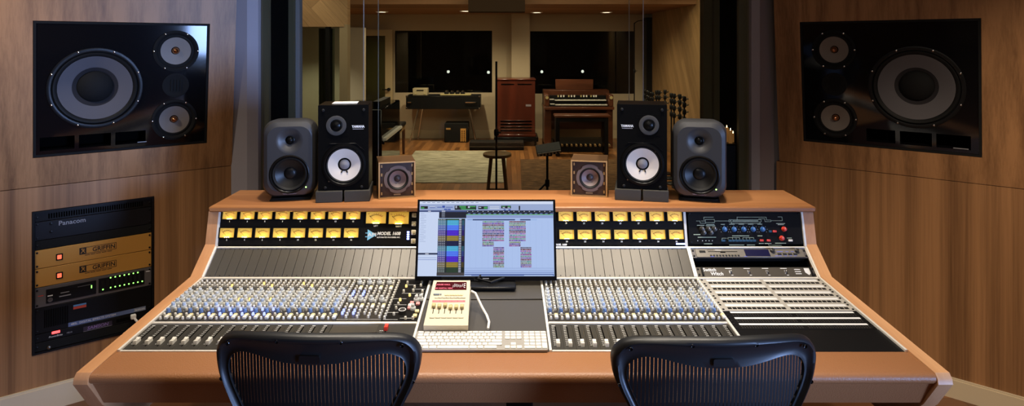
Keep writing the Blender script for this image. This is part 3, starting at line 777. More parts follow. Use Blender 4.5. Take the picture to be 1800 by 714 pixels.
def scatter(kind, F):
    src = KN[kind]; dst = STUFF['push_button' if kind == 'btn' else 'rotary_knob']
    b = len(dst.v); dst.v += [tuple(F @ Vector(p)) for p in src.v]
    for f, i in zip(src.f, src.mi):
        dst.f.append([b+k for k in f]); dst.mi.append(dst._m(src.mats[i]))
CW = .0383
def lit(me_mb, m):
    c = MB(); c.v = list(me_mb.v); c.f = list(me_mb.f); c.mi = [0]*len(me_mb.mi); c.mats = [m]; return c
LITBLUE = lit(KN['btn'], BLUEDIM).mesh('lit_button'); LITYEL = lit(KN['btn'], YELLED).mesh('lit_button')
def channel(xc, side, ch, cap_s, tall):
    b = MB(FC); y0, y1 = sC(2.119), LC-.011
    b.box(xc-CW/2+.0004, xc+CW/2-.0004, y0, y1, -.004, 0, PANEL)
    st = b.build('channel_strip', console)
    b = MB(FC)                                      # printed ticks and lines
    kx, bx = (xc-.0085, xc+.0105)
    for f in (.22, .32, .41, .50, .60, .69, .79):
        s = KY(f)
        for k in range(5):
            a = math.radians(200-k*55); q = (kx+.0113*math.cos(a), s+.0113*math.sin(a))
            b.rect(q[0]-.0006, q[1]-.0006, q[0]+.0006, q[1]+.0006, .0003, INK)
    for f in (.265, .545, .74, .845): b.rect(xc-CW/2+.002, KY(f)-.0005, xc+CW/2-.002, KY(f)+.0005, .0003, INK)
    for j in range(13):
        b.rect(xc+.0018, KY(.05+j*.06)-.0008, xc+.0048, KY(.05+j*.06)+.0008, .0003, INK)
    b.build('panel_marking', st)
    for f, kind in ((.22, 'ring'), (.32, 'grey'), (.41, 'grey'), (.50, 'grey')): scatter(kind, FC @ T(kx, KY(f)) @ RZ(random.uniform(-1.2, 1.2)))
    for f, kind in ((.60, 'slate'), (.69, 'slate'), (.79, 'blue')): inst(ME[kind], 'rotary_knob', st, FC @ T(kx, KY(f)) @ RZ(random.uniform(-1.2, 1.2)))
    blue = side < 0 and 4 <= ch <= 9
    for j in range(13):
        f = .03+j*.06; M = FC @ T(bx, KY(f))
        if blue and j == 12: inst(LITBLUE, 'lit_button', st, M)
        elif side < 0 and ch in (3, 6, 7, 10, 11) and j == (2 if ch % 2 else 1): inst(LITYEL, 'lit_button', st, M)
        elif side < 0 and ch in (5, 6, 8) and j == 8: inst(LITYEL, 'lit_button', st, M)
        elif j >= 11: inst(ME['btn'], 'push_button', st, M)
        else: scatter('btn', M)
    for f in (.03, .09, .145): scatter('btn', FC @ T(kx, KY(f)))
    if blue: inst(LITBLUE, 'lit_button', st, FC @ T(kx, KY(.86)))
    else: inst(ME['btn'], 'push_button', st, FC @ T(kx, KY(.87)))
    scatter('btn', FC @ T(kx, KY(.95)))
    inst(ME['wide'], 'wide_button', st, FC @ T(bx, KY(.91)))
    # fader half
    b = MB(FC); b.box(xc-CW/2+.0003, xc+CW/2-.0003, .007, sC(2.105), -.004, 0, PANEL2)
    fd = b.build('fader_strip', console)
    b = MB(FC); fx = xc+.004*side*-1*0+.002
    s0, s1 = (sC(1.967), sC(2.090)) if side < 0 else (sC(1.962), sC(2.090))
    b.box(fx-.0016, fx+.0016, s0, s1, -.001, .0006, VOID); b.build('fader_slot', fd)
    b = MB(FC)
    for j in range(11):
        s = s0+.012+j*(s1-s0-.016)/10; w = .0055 if j % 3 else .0075
        for q in ((-.0125, -.0085), (-.0075, -.0045)): b.rect(fx+q[0], s-.0011, fx+q[1], s+.0011, .0004, INK)
    b.rect(fx-.012, sC(2.094), fx-.001, sC(2.097), .0004, INK)
    b.build('panel_marking', fd)
    inst(ME['cap'], 'fader_cap', fd, FC @ T(fx, cap_s))
    for s in (.012, sC(2.100)):
        b = MB(FC @ T(xc-.012, s)); b.lathe([(.0018, 0), (.0018, .0008)], STEEL, 8); b.build('screw', fd)
for k in range(16): channel(-1.176+CW*k, -1, k, sC(1.988), True)
for k in range(16): channel(.1615+CW*k, 1, k, sC(1.974), True)
# bus strips and master section in the left bay
XB = -1.176+CW*15.5+.0008
for k in range(4):
    xc = XB+CW*(k+.5); b = MB(FC); b.box(xc-CW/2+.0004, xc+CW/2-.0004, sC(2.119), LC-.011, -.004, 0, PANEL); st = b.build('bus_strip', console)
    for base in (0, .46):
        b = KN['blue']; inst(ME['grey'], 'rotary_knob', st, FC @ T(xc-.006, KY(.06+base)))
        inst(ME['wide'], 'wide_button', st, FC @ T(xc+.010, KY(.22+base)))
        for f in (.18, .25, .32, .38): inst(LITBLUE if (k in (0, 1) and f > .3) else ME['btn'], 'lit_button' if (k in (0, 1) and f > .3) else 'push_button', st, FC @ T(xc-.008, KY(f+base)))
        for f in (.04, .10, .33, .40, .46): inst(ME['btn'], 'push_button', st, FC @ T(xc+.0105, KY(f+base)))
    b = MB(FC)
    for f in (.44, .955): b.rect(xc-CW/2, KY(f)-.0006, xc+CW/2, KY(f)+.0006, .0003, INK)
    b.build('panel_marking', st)
xm = XB+CW*4+.0005
b = MB(FC); b.box(xm, BAY[0]-.0055, sC(2.119), LC-.011, -.004, 0, BLK); ms = b.build('master_section', console)
mw = BAY[0]-.0055-xm
b = MB(FC)
for f, u0, u1 in ((.10, .3, .75), (.33, .3, .95), (.47, .05, .5), (.62, .2, .55), (.80, .05, .4), (.93, .5, .9), (.96, .05, .45), (.22, .55, .95)):
    b.rect(xm+mw*u0, KY(f)-.0008, xm+mw*u1, KY(f)+.0008, .0003, INK)
b.build('panel_marking', ms)
for j in range(15):
    inst(ME['btn'], 'push_button', ms, FC @ T(xm+.010, KY(.03+j*.065)))
for j, (q, f) in enumerate(((.36, .06), (.36, .16), (.34, .30), (.33, .52), (.32, .62), (.30, .72), (.30, .86), (.62, .18), (.62, .28), (.56, .40), (.80, .06), (.80, .14), (.78, .42), (.66, .95), (.9, .30), (.92, .40), (.86, .95))):
    inst(LITYEL if j in (1, 3, 9) else ME['btn'], 'lit_button' if j in (1, 3, 9) else 'push_button', ms, FC @ T(xm+mw*q, KY(f)))
b = MB(FC @ T(xm+mw*.52, KY(.82))); b.lathe([(.0125, 0), (.0125, .012), (.010, .014)], KNOBDARK, 22); b.lathe([(.0128, .0125), (.0128, .0145), (.0105, .0145)], INK, 22, cap0=False, cap1=False); b.build('monitor_knob', ms)
for q, f, m in ((.70, .60, PINKP), (.68, .72, PINKP), (.67, .66, WHITEP), (.88, .62, PINKP), (.92, .80, CREAM), (.90, .90, CREAM)):
    b = MB(FC @ T(xm+mw*q, KY(f))); b.box(-.007, .007, -.0085, .0085, 0, .008, m, .0015); b.build('select_button', ms)
for q, f in ((.80, .52), (.78, .73), (.92, .5)):
    inst(ME['grey'], 'rotary_knob', ms, FC @ T(xm+mw*q, KY(f)))
b = MB(FC); b.box(XB+.0005, XB+CW*4, .007, sC(2.105), -.004, 0, BLANK); b.build('blank_strip', console)
b = MB(FC); b.box(XB+CW*4+.0006, BAY[0]-.0055, .007, sC(2.105), -.004, 0, PANEL2); mf = b.build('master_fader_strip', console)
fx = -.398; b = MB(FC); b.box(fx-.0016, fx+.0016, sC(1.97), sC(2.085), -.001, .0006, VOID); b.build('fader_slot', mf)
b = MB(FC)
for j in range(9):
    s = sC(1.975)+j*.011; b.rect(fx-.020, s-.0011, fx-.015, s+.0011, .0004, INK); b.rect(fx-.013, s-.0011, fx-.008, s+.0011, .0004, INK)
b.build('panel_marking', mf)
inst(lit(KN['cap'], REDP).mesh('master_fader_cap'), 'master_fader_cap', mf, FC @ T(fx, sC(2.075)))
for nm, dst in STUFF.items():
    o = dst.build(nm, console); o['kind'] = 'stuff'
# centre tray
b = MB(FC); b.box(BAY[0]+.0045, BAY[1]-.0045, .004, sC(2.290), -.010, -.002, TRAY); b.build('tray', console)
b = MB(FC); b.box(BAY[0]+.0045, BAY[1]-.0045, sC(2.292), LC-.011, -.010, .002, TRAY, .001); b.build('rear_tray', console)
# right bay: black filler in front of the patchbays, and rack rails
b = MB(FC); b.box(BAY[2]+.0045, XR-.0085, .0005, sC(2.072), -.004, 0, BLKSATIN); b.build('filler_panel', console)
for x0, x1, m in ((BAY[2]+.0045, BAY[2]+.0065, SILVER), (XR-.0105, XR-.0085, SILVER)):
    b = MB(FS); b.box(x0, x1, .003, LS-.003, -.004, .001, m); b.build('rack_rail', console)
b = MB(FS); b.box(BAY[2]+.0066, XR-.0106, .003, LS-.003, -.035, -.030, VOID); b.build('rack_back', console)

# ------------------------------------------------------------------ units racked in the console
PX0, PX1 = BAY[2]+.0068, XR-.0108
PXC = (PX0+PX1)/2
def panel_unit(name, label, cat, F, s0, s1, m, group=None, depth=.024, z=.002):
    root = thing(name, label, cat, M=F @ T(PXC, s0, 0), group=group)
    b = MB(F); b.box(PX0, PX1, s0+.0005, s1-.0005, z-.004, z, m, .0006); b.build('front_panel', root)
    for x in (PX0+.007, PX1-.007):
        for s in ((s0+.009, s1-.009) if s1-s0 > .03 else ((s0+s1)/2,)):
            b = MB(F @ T(x, s, z)); b.lathe([(.0042, 0), (.0042, .002), (.002, .003)], BLKSATIN, 10); b.build('screw', root)
    return root
def chassis(root, F, s0, s1, depth=.024):
    b = MB(F); b.box(PX0+.012, PX1-.012, s0+.002, s1-.002, -depth, -.0022, BLKMATT); b.build('chassis', root)
# processor on the meter face
u = panel_unit('signal_processor', 'black processor with blue and red knobs at the patchbay end of the meter bridge', 'rack unit', FM, .0075, LM-.002, BLK, z=.0005)
def q(x, y):   # from its face measured 0..1800, 0..573
    return PX0+.004+(x-20)/1650*(PX1-PX0-.008), (LM-.003)*(1-(y-15)/545)
Z0 = .0009
b = MB(FM)
def ln(x0, y0, x1, y1, w=.0012, m=INKGREEN):
    a, c = q(x0, y0), q(x1, y1)
    b.rect(min(a[0], c[0])-w/2, min(a[1], c[1])-w/2, max(a[0], c[0])+w/2, max(a[1], c[1])+w/2, Z0, m)
for l in ((130,165,180,165), (185,165,185,200), (185,200,270,200), (205,165,265,165), (265,140,400,140), (265,190,400,190), (265,140,265,190), (400,140,400,190), (400,165,615,165), (245,105,390,105), (245,105,245,150),
          (615,145,1095,145), (615,180,1095,180), (615,145,615,180), (1095,145,1095,180), (640,205,1080,205), (650,185,650,205), (1075,185,1075,205), (740,100,740,140), (740,105,1175,105), (1175,105,1175,150), (1060,130,1150,130), (1150,130,1150,175), (1150,175,1240,175), (1175,150,1240,150), (1240,150,1240,175), (1245,160,1410,160), (1410,100,1410,160), (1350,100,1410,100),
          (490,435,490,455), (490,435,560,435), (580,425,750,425), (580,425,580,450), (645,425,645,450), (700,425,700,450), (750,425,750,450), (800,425,960,425), (800,425,800,450), (850,425,850,450), (900,425,900,450), (960,425,960,450), (1170,520,1170,545), (1170,545,1360,545)): ln(*l)
for x, y, w in ((190,233,110), (335,220,120), (335,240,140), (520,218,60), (655,215,80), (795,215,80), (935,215,80), (1070,215,70), (125,378,100), (270,420,270), (280,522,120), (770,398,250), (1055,398,70), (1380,205,130), (1380,222,90), (700,540,220), (910,540,120), (1065,517,70), (1165,517,100), (1350,512,160), (1485,432,70), (640,162,20), (860,163,380)):
    ln(x-w/2, y-4, x+w/2, y+4, .0004)
for cx in (540, 680, 822, 962, 1102):
    for k in range(7):
        a = math.radians(220-k*43); p = q(cx+70*math.cos(a), 300-58*math.sin(a)); b.rect(p[0]-.0012, p[1]-.0012, p[0]+.0012, p[1]+.0012, Z0, INKDIM)
for x in (130, 200, 250, 298, 346):
    p = q(x, 474); b.rect(p[0]-.0016, p[1]-.0016, p[0]+.0016, p[1]+.0016, Z0, INK)
b.build('panel_marking', u)
def pk(x, y, r, h, m):
    p = q(x, y); bb = MB(FM @ T(p[0], p[1], .0005)); bb.lathe([(r*1.1, 0), (r*1.1, .003), (r*.9, .004), (r*.8, h), (r*.6, h+.001)], m, 20); bb.box(-.0007, .0007, 0, r*.8, h+.0012, h+.0018, INK); return bb
for x in (540, 680, 822, 962, 1102): pk(x, 295, .0095, .013, BLUEP).build('blue_knob', u)
pk(1420, 292, .0095, .013, REDP).build('red_knob', u); pk(1372, 435, .0095, .013, REDP).build('red_knob', u)
for x, y in ((205, 290), (300, 290), (385, 290), (225, 345), (330, 345)): pk(x, y, .010, .016, KNOBDARK).build('black_knob', u)
def pb(x, y, w, h, m, nm):
    p = q(x, y); bb = MB(FM); bb.box(p[0]-w/2, p[0]+w/2, p[1]-h/2, p[1]+h/2, .0005, .007, m, .0012); bb.build(nm, u)
for x, y in ((1275, 328), (1068, 470), (1172, 470)): pb(x, y, .016, .0085, REDP, 'red_button')
pb(1210, 328, .013, .0085, TEALP, 'teal_button'); pb(502, 472, .017, .0085, TEALP, 'teal_button'); pb(1495, 470, .017, .0085, PLAIN_SHADE, 'white_button')
for k in range(8): pb(603+k*51, 472, .0142, .0085, TEALP, 'teal_button')
# recorder, gap, switch box on the slope
U = (LS-.012)/3
s0 = LS-.009-U
u = panel_unit('audio_recorder', 'grey rack recorder with a dark blue display under the blue-knobbed processor', 'recorder', FS, s0, LS-.009, GREYMETAL); chassis(u, FS, s0, LS-.009)
b = MB(FS); b.box(PX0+.017, PX1-.014, s0+.002, LS-.011, .002, .005, mat('recorder_face', srgb(128, 122, 112), .4, metal=.3), .001); f_ = b.build('fascia', u)
def rp(x): return PX0+(x-30)/1530*(PX1-PX0)
b = MB(FS); b.box(rp(735), rp(1060), s0+.006, LS-.014, .005, .006, mat('display_glass', srgb(10, 10, 34), .3, emit=(.03, .03, .35), es=.08)); b.build('display', u)
b = MB(FS); b.box(rp(250), rp(640), s0+.026, s0+.0285, .0045, .0055, VOID); b.box(rp(410), rp(480), s0+.0225, s0+.026, .0045, .0055, VOID); b.build('disc_slot', u)
b = MB(FS); b.box(rp(135), rp(215), s0+.022, s0+.033, .005, .0058, BLKSATIN, .001); b.build('badge', u)
for k in range(10):
    x = rp(260)+k*(rp(665)-rp(260))/10; b = MB(FS); b.box(x, x+.008, s0+.006, s0+.012, .005, .0085, KNOBDARK, .001); b.build('button', u)
for k in range(4):
    x = rp(1160)+k*.0215; b = MB(FS); b.box(x, x+.016, s0+.012, s0+.019, .005, .0085, KNOBDARK, .001); b.build('button', u)
b = MB(FS)
for x, w, s in ((1120, .012, .0065), (1170, .012, .0065), (1240, .012, .0065), (1310, .012, .0065), (1370, .012, .0065), (1160, .026, .026), (1280, .012, .026), (1350, .012, .026), (265, .014, .003), (710, .012, .004)): b.rect(rp(x), s0+s, rp(x)+w, s0+s+.0022, .0055, mat('blue_print', srgb(110, 120, 220), .6))
b.rect(rp(240), s0+.0335, rp(330), s0+.0355, .0055, INKBLACK); b.rect(rp(350), s0+.0335, rp(430), s0+.0352, .0055, INK); b.build('panel_marking', u)
for x, y, r in ((1105, .031, .0095), (1430, .030, .0085)):
    b = MB(FS @ T(rp(x), s0+y, .005)); b.lathe([(r, 0), (r*.9, .010), (r*.7, .011)], KNOBDARK, 20); b.lathe([(r*.5, .0111), (r*.45, .0118)], STEEL, 14); b.build('knob', u)
u = panel_unit('switch_box', 'dark grey monitor switch box with white handwritten name above the pale patchbays', 'rack unit', FS, .003, .003+U, mat('switchbox_face', srgb(84, 78, 70), .4, metal=.3)); chassis(u, FS, .003, .003+U)
b = MB(FS); b.text('Switch', .020, PX0+.052, .0335, .0024, INK, bold=.0005, shear=.15); b.text('Witch', .020, PX0+.078, .0155, .0024, INK, bold=.0005, shear=.15); b.build('lettering', u)
b = MB(FS)
for k in range(4):
    x = PX0+.130+k*.0735; b.rect(x-.013, .0385, x+.013, .0415, .0024, INK); b.rect(x+.004, .009, x+.012, .0115, .0024, INK)
    b.rect(x-.001, .016, x+.004, .032, .0024, INKDIM)
for k in range(3): b.rect(PX1-.080, .0335-k*.0095, PX1-.056, .037-k*.0095, .0024, INK)
b.prism([(PX1-.040, .041), (PX1-.016, .041), (PX1-.016, .022), (PX1-.028, .010), (PX1-.040, .022)], .002, .0024, INK); b.build('panel_marking', u)
for k in range(4):
    b = MB(FS @ T(PX0+.134+k*.0735, .0225, .002)); b.lathe([(.005, 0), (.005, .002), (.0022, .0025), (.0026, .012), (.001, .013)], CHROME, 12); b.build('toggle_switch', u)
for x in (PX0+.022, PX1-.012-.004):
    b = MB(FS); b.box(x-.004, x+.004, .006, .003+U-.003, .002, .010, BLKSATIN, .002); b.build('handle', u)
# patchbays
def patch(label, s0, s1, dark, group):
    u = panel_unit('patchbay', label, 'patchbay', FC, s0, s1, BLK if dark else PATCHGREY, group=group, z=.001 if dark else .002)
    x0, x1 = PX0+.024, PX1-.016; w = (x1-x0-.014)/2; h = s1-s0
    for half in (0, 1):
        a = x0+half*(w+.014)
        b = MB(FC)
        if dark:
            b.rect(a-.004*half, s0+h*.60, a+w+.010*(1-half), s0+h*.88, .0016, INK); b.build('label_strip', u)
            b = MB(FC)
            for k in range(24):
                for r in (.20, .40): b.box(a+k*w/24+.001, a+k*w/24+.0062, s0+h*(r-.06), s0+h*(r+.06), .001, .0016, KNOBDARK if k % 2 else STEEL)
            b.build('jack_slot', u)
        else:
            b.rect(a, s0+h*.62, a+w, s0+h*.92, .0026, INK); b.build('label_strip', u)
            b = MB(FC)
            for k in range(12):
                b.box(a+k*w/12+.0016, a+(k+1)*w/12-.0016, s0+h*.22, s0+h*.48, .002, .0027, BLK)
            b.build('jack_slot', u)
words_ = ('topmost of the five pale grey patchbays, touching the switch box', 'second pale grey patchbay counting down from the switch box', 'third pale grey patchbay, middle of the five', 'fourth pale grey patchbay counting down from the switch box', 'fifth pale grey patchbay, bordering the first black one')
sT, sM, sB = LC-.011, sC(2.199), sC(2.0725)
for k in range(5):
    h = (sT-sM)/5; patch(words_[k], sT-(k+1)*h, sT-k*h, False, 'pale patchbays')
words_ = ('black patchbay with a white strip, directly below the pale patchbays', 'black patchbay with a white strip, middle of the three black ones', 'black patchbay with a white strip, bordering the plain black filler panel')
for k in range(3):
    h = (sM-sB)/3; patch(words_[k], sM-(k+1)*h, sM-k*h, True, 'black patchbays')
# ------------------------------------------------------------------ flat screen
SW = .545
y0, z0_, y1, z1_ = 2.405, .8115, 2.482, 1.104
th = math.atan2(y1-y0, z1_-z0_)
xc = (854.5-890)/1100*2.44
FD = axes((xc, y0, z0_), (1, 0, 0), (0, math.sin(th), math.cos(th)), (0, -math.cos(th), math.sin(th)))
SH = math.hypot(y1-y0, z1_-z0_)
mon = thing('flat_screen', 'large flat computer screen showing a blue editing session in front of the meter bridge', 'monitor', (xc, 2.45, .79))
b = MB(FD); b.box(-SW/2, SW/2, 0, SH, -.022, -.002, BLKSATIN, .004); b.build('housing', mon)
bz = .0085; bb_ = .016
b = MB(FD)
for a, c, d, e in ((-SW/2, -SW/2+bz, 0, SH), (SW/2-bz, SW/2, 0, SH), (-SW/2+bz, SW/2-bz, 0, bb_), (-SW/2+bz, SW/2-bz, SH-bz*.8, SH)): b.box(a, c, d, e, -.002, .001, BLKGLOSS)
b.rect(-.012, .006, .012, .0095, .0012, INKDIM)
b.build('bezel', mon)
SCR = {}
def sc(r, g, bl):
    k = (r, g, bl)
    if k not in SCR: SCR[k] = mat('screen_%d_%d_%d' % k, (.01, .01, .01), .3, emit=srgb(*k), es=1.0, spec=.3)
    return SCR[k]
b = MB(FD)
sx0, sx1, sy0, sy1 = -SW/2+bz, SW/2-bz, bb_, SH-bz*.8
lay = [0]
def R(x0, y0, x1, y1, col, z=0):   # measured on the picture of the screen, 0..1 each way
    b.rect(sx0+x0*(sx1-sx0), sy1-y1*(sy1-sy0), sx0+x1*(sx1-sx0), sy1-y0*(sy1-sy0), -.0012+z*.00012, sc(*col))
ux = lambda x: (x-45)/1715
v1 = lambda y: (y-60)/7.2/141
v2 = lambda y: (y+504-60)/7.2/141
def A(x0, y0, x1, y1, col, z=1): R(ux(x0), v1(y0), ux(x1), v1(y1), col, z)
def B(x0, y0, x1, y1, col, z=1): R(ux(x0), v2(y0), ux(x1), v2(y1), col, z)
R(0, 0, 1, 1, (168, 190, 232))
A(45, 60, 1760, 98, (206, 216, 238)); A(45, 98, 1760, 185, (150, 166, 204))
for x in range(80, 780, 62): A(x, 72, x+38, 80, (120, 130, 165), 2)
for r in ((58, 127, 150, 165), (495, 118, 772, 178), (797, 128, 920, 170), (1092, 120, 1218, 158), (1318, 122, 1336, 182)): A(*r, (14, 18, 22), 2)
for r in ((62, 142, 105, 160), (555, 124, 640, 142), (570, 146, 640, 160), (680, 126, 765, 142), (580, 164, 760, 174), (870, 136, 915, 164), (1100, 126, 1145, 134), (1175, 126, 1210, 140)): A(*r, (60, 150, 80), 3)
for r in ((505, 124, 525, 136), (505, 142, 525, 154), (805, 140, 835, 150), (1110, 140, 1140, 150), (1175, 144, 1205, 152), (665, 128, 690, 150), (150+20, 130, 245, 140), (945, 128, 1070, 140), (945, 150, 1070, 166)): A(*r, (190, 200, 220), 3)
for r in ((335, 120, 370, 150), (360, 163, 400, 180), (405, 163, 445, 180), (1125, 170, 1150, 185), (1185, 170, 1215, 185), (175, 142, 245, 150), (270, 138, 330, 146), (380, 138, 470, 146)): A(*r, (50, 76, 160), 3)
A(45, 185, 1760, 208, (58, 74, 120)); A(155, 193, 190, 202, (220, 225, 240), 2); A(330, 193, 375, 202, (220, 225, 240), 2)
R(ux(45), v1(208), ux(296), v2(262), (196, 210, 238), 1)
for k in range(17): A(58+(k % 3)*4, 226+k*24, 58+(k % 3)*4+[50, 72, 66][k % 3], 231+k*24, (150, 165, 200), 2)
B(30, 262, 288, 285, (34, 44, 74), 2); B(135, 270, 178, 279, (220, 225, 240), 3)
R(ux(45), v2(285), ux(288), 1, (196, 210, 238), 1)
B(45, 323, 280, 329, (130, 150, 200), 2); B(45, 349, 280, 355, (110, 130, 190), 2)
A(298, 208, 645, 292, (16, 20, 38), 1)
for k in range(5): A(330, 214+k*15, 372, 219+k*15, (150, 160, 180), 2)
A(645, 190, 1758, 240, (22, 28, 46), 2)
for k in range(17): A(655+k*66, 196, 668+k*66, 204, (200, 205, 215), 3); A(665+k*66, 224, 698+k*66, 238, (90, 110, 165), 3)
A(645, 240, 1758, 249, (110, 190, 120), 2); A(645, 249, 1758, 292, (134, 152, 200), 1)
A(728, 306, 1270, 324, (48, 66, 112), 2); A(1335, 306, 1468, 324, (48, 66, 112), 2); A(660, 306, 725, 320, (130, 160, 210), 2); A(1270, 306, 1335, 320, (150, 175, 220), 2); A(1468, 306, 1550, 322, (150, 180, 225), 2)
rows = [(300, 322, (44, 78, 52))]+[(322+k*23, 344+k*23, (70, 160, 200)) for k in range(3)]+[(390+k*23.3, 412+k*23.3, (72, 112, 236)) for k in range(3)]+[(460+k*24.5, 483+k*24.5, (66, 30, 190)) for k in range(3)]
rows += [(534+k*23.3, 556+k*23.3, (134, 116, 44)) for k in range(3)]+[(604+k*23.3, 626+k*23.3, (14, 20, 62)) for k in range(3)]+[(674+k*23, 696+k*23, (70, 160, 200)) for k in range(3)]
rows += [(742+k*23.3, 764+k*23.3, (72, 112, 236)) for k in range(3)]+[(812+k*25.5, 836+k*25.5, (66, 30, 190)) for k in range(3)]+[(889+k*23.3, 911+k*23.3, (134, 116, 44)) for k in range(3)]+[(959+k*23, 981+k*23, (30, 52, 36)) for k in range(3)]
R(ux(288), v1(300), ux(632), v2(525), (22, 28, 44), 1)
rnd = random.Random(3)
for a, c, col in rows:
    A(290, a, 392, c, tuple(int(v*.62+20) for v in col), 2); A(402, a, 552, c, col, 2); A(592, a, 622, c, tuple(int(v*.5) for v in col), 2)
    for k in range(4): A(300+k*22, a+7, 312+k*22, c-7, (196, 200, 214), 3)
    A(556, a+5, 586, c-5, (188, 192, 210), 3)
    for k in range(7): A(412+k*18, a+9, 422+k*18, c-9, tuple(min(255, int(v*1.3+20)) for v in col), 3)
B(285, 525, 632, 566, (64, 60, 62), 2)
cols = ((96, 150, 150), (116, 70, 180), (110, 50, 76), (104, 150, 140), (120, 150, 110), (88, 60, 170), (140, 80, 170), (60, 70, 130), (100, 30, 60), (170, 110, 190), (110, 160, 170), (150, 60, 150))
def clip(x0, x1, ys, seed):
    q = random.Random(seed)
    for k, y in enumerate(ys):
        col = cols[(k+seed) % 12]; x = x0
        A(x0, y+1, x1, y+20, tuple(int(.55*188+.45*v) for v in col), 1)
        A(x0, y+10, x1, y+12.5, tuple(int(v*.6) for v in col), 3)
        while x < x1-6:
            w = q.choice((5, 8, 12, 16)); g = q.choice((3, 4, 7, 11)); h = q.choice((3, 5, 7, 8))
            A(x, y+11-h, min(x+w, x1), y+11+h, tuple(int(v*q.choice((.45, .8, 1))) for v in col), 2); x += w+g
up = [332+k*23.2 for k in range(12)]; mid_ = [612+k*23 for k in range(3)]; lo = [686+k*23 for k in range(12)]
clip(855, 1130, up, 0); clip(1195, 1405, up, 2); clip(855, 1000, mid_, 3); clip(1195, 1340, mid_, 4); clip(993, 1130, lo, 5); clip(1338, 1475, lo, 7)
for k in range(14): A(700+k*76, 326, 701.5+k*76, 970, (150, 172, 218), .5)
for y, h, col in ((465, 4, (120, 140, 190)), (490, 10, (140, 160, 205)), (514, 14, (128, 148, 200)), (540, 26, (92, 112, 168))): B(635, y, 1755, y+h, col, 2)
B(1380, 556, 1740, 566, (170, 190, 225), 3); B(635, 556, 720, 566, (170, 190, 225), 3)
b.build('display', mon)
b = MB(); b.tube([(xc+.01, 2.442, .86), (xc+.015, 2.446, .84), (xc+.02, 2.44, .824)], .014, BLKSATIN, 10); b.box(xc-.075, xc+.115, 2.345, 2.455, zs(2.40)+.0065, zs(2.40)+.0175, BLKSATIN, .004); b.build('stand', mon)
b = MB(); b.tube([(xc+.0, 2.44, .846), (xc-.03, 2.40, .820), (xc+.02, 2.375, .816), (xc+.07, 2.41, .821), (xc+.055, 2.445, .846)], .005, RUBBER); b.build('cable', mon)

# ------------------------------------------------------------------ remote controller
lar = thing('remote_controller', 'ivory effects remote with six sliders and a red display, propped before the screen', 'controller', (-.197, 2.13, zs(2.13)))
yf, zf, yb, zb2 = 2.036, .805, 2.268, .864
tl = math.atan2(zb2-zf, yb-yf); LL = math.hypot(yb-yf, zb2-zf)
FLC = axes((-.197, yf, zf), (1, 0, 0), (0, math.cos(tl), math.sin(tl)), (0, -math.sin(tl), math.cos(tl)))
b = MB(FLC)
fw, bw = .0725, .0665
b.prism([(-fw, 0), (fw, 0), (bw, LL), (-bw, LL)], -.020, 0, IVORY); b.build('top_case', lar)
b = MB(axes((0, 0, 0), (0, 1, 0), (0, 0, 1), (1, 0, 0)))
b.prism([(yf+.012, zs(yf)+.002), (yb+.004, zs(yb)+.0045), (yb+.004, zb2-.024), (yf+.012, zf-.018)], -.197-.060, -.197+.068, IVORY); b.build('lower_case', lar)
b = MB(FLC); b.prism([(-.056, .184), (.056, .184), (.054, .2295), (-.054, .2295)], .0, .0012, mat('dark_red_lens', srgb(64, 14, 20), .15)); ds = b.build('display', lar)
b = MB(FLC); b.text('LARGE HALL', .0095, -.030, .213, .0014, REDGLOW, bold=.0003); b.text('480 DIGITAL VERB', .0078, -.0255, .192, .0014, REDGLOW, bold=.0003); b.build('red_readout', ds)
b = MB(FLC)
for k in range(9): b.rect(.006+k*.0048, .197+((k*37) % 5)*.0012, .0085+k*.0048, .211+((k*53) % 6)*.0015, .0014, INKDIM)
for k in range(3): b.rect(.046, .195+k*.011, .051, .1985+k*.011, .0014, INK)
b.build('level_marking', ds)
b = MB(FLC); b.box(-.058, -.036, .154, .161, 0, .004, mat('dark_key', srgb(120, 130, 140), .5), .001); b.build('bank_button', lar)
b = MB(FLC); b.box(-.034, -.030, .154, .161, 0, .004, mat('dark_key2', srgb(120, 130, 140), .5), .001); b.build('bank_button', lar)
for k in range(8):
    for r, y in ((0, .151), (1, .137)):
        if r == 0 and k == 7: continue
        b = MB(FLC); x = -.018+k*.0092 if r == 0 else -.052+k*.0135; b.box(x, x+(.0086 if r == 0 else .0128), y, y+.008, 0, .003, CREAM if r == 0 else IVORY, .001); b.build('key', lar)
b = MB(FLC); b.rect(-.058, .1165, .056, .1275, .0006, mat('pink_strip', srgb(214, 110, 116), .5, emit=(1, .12, .15), es=.08)); b.build('label_strip', lar)
b = MB(FLC)
for k in range(6): b.text(str(k+1), .005, -.052+k*.0205, .122, .0009, INKBLACK)
b.build('lettering', lar)
for k in range(6):
    x = -.049+k*.0192; sy = (.092, .089, .094, .084, .085, .087)[k]
    b = MB(FLC); b.box(x-.0011, x+.0011, .058, .106, -.0004, .0006, VOID); sl = b.build('slider_slot', lar)
    b = MB(FLC); b.box(x-.0062, x+.0062, sy-.008, sy+.008, .001, .011, TAN, .0015); b.build('slider_cap', sl)
    b = MB(FLC); b.box(x-.0085, x+.0085, .034, .041, 0, .003, IVORY, .001); b.build('key', lar)
b = MB(); b.tube([(-.125, 2.235, .838), (-.110, 2.225, .835), (-.085, 2.19, .800), (-.066, 2.14, .7915), (-.058, 2.10, .7885), (-.060, 2.055, .785)], .0042, PLAIN_SHADE, 8); b.build('cable', lar)

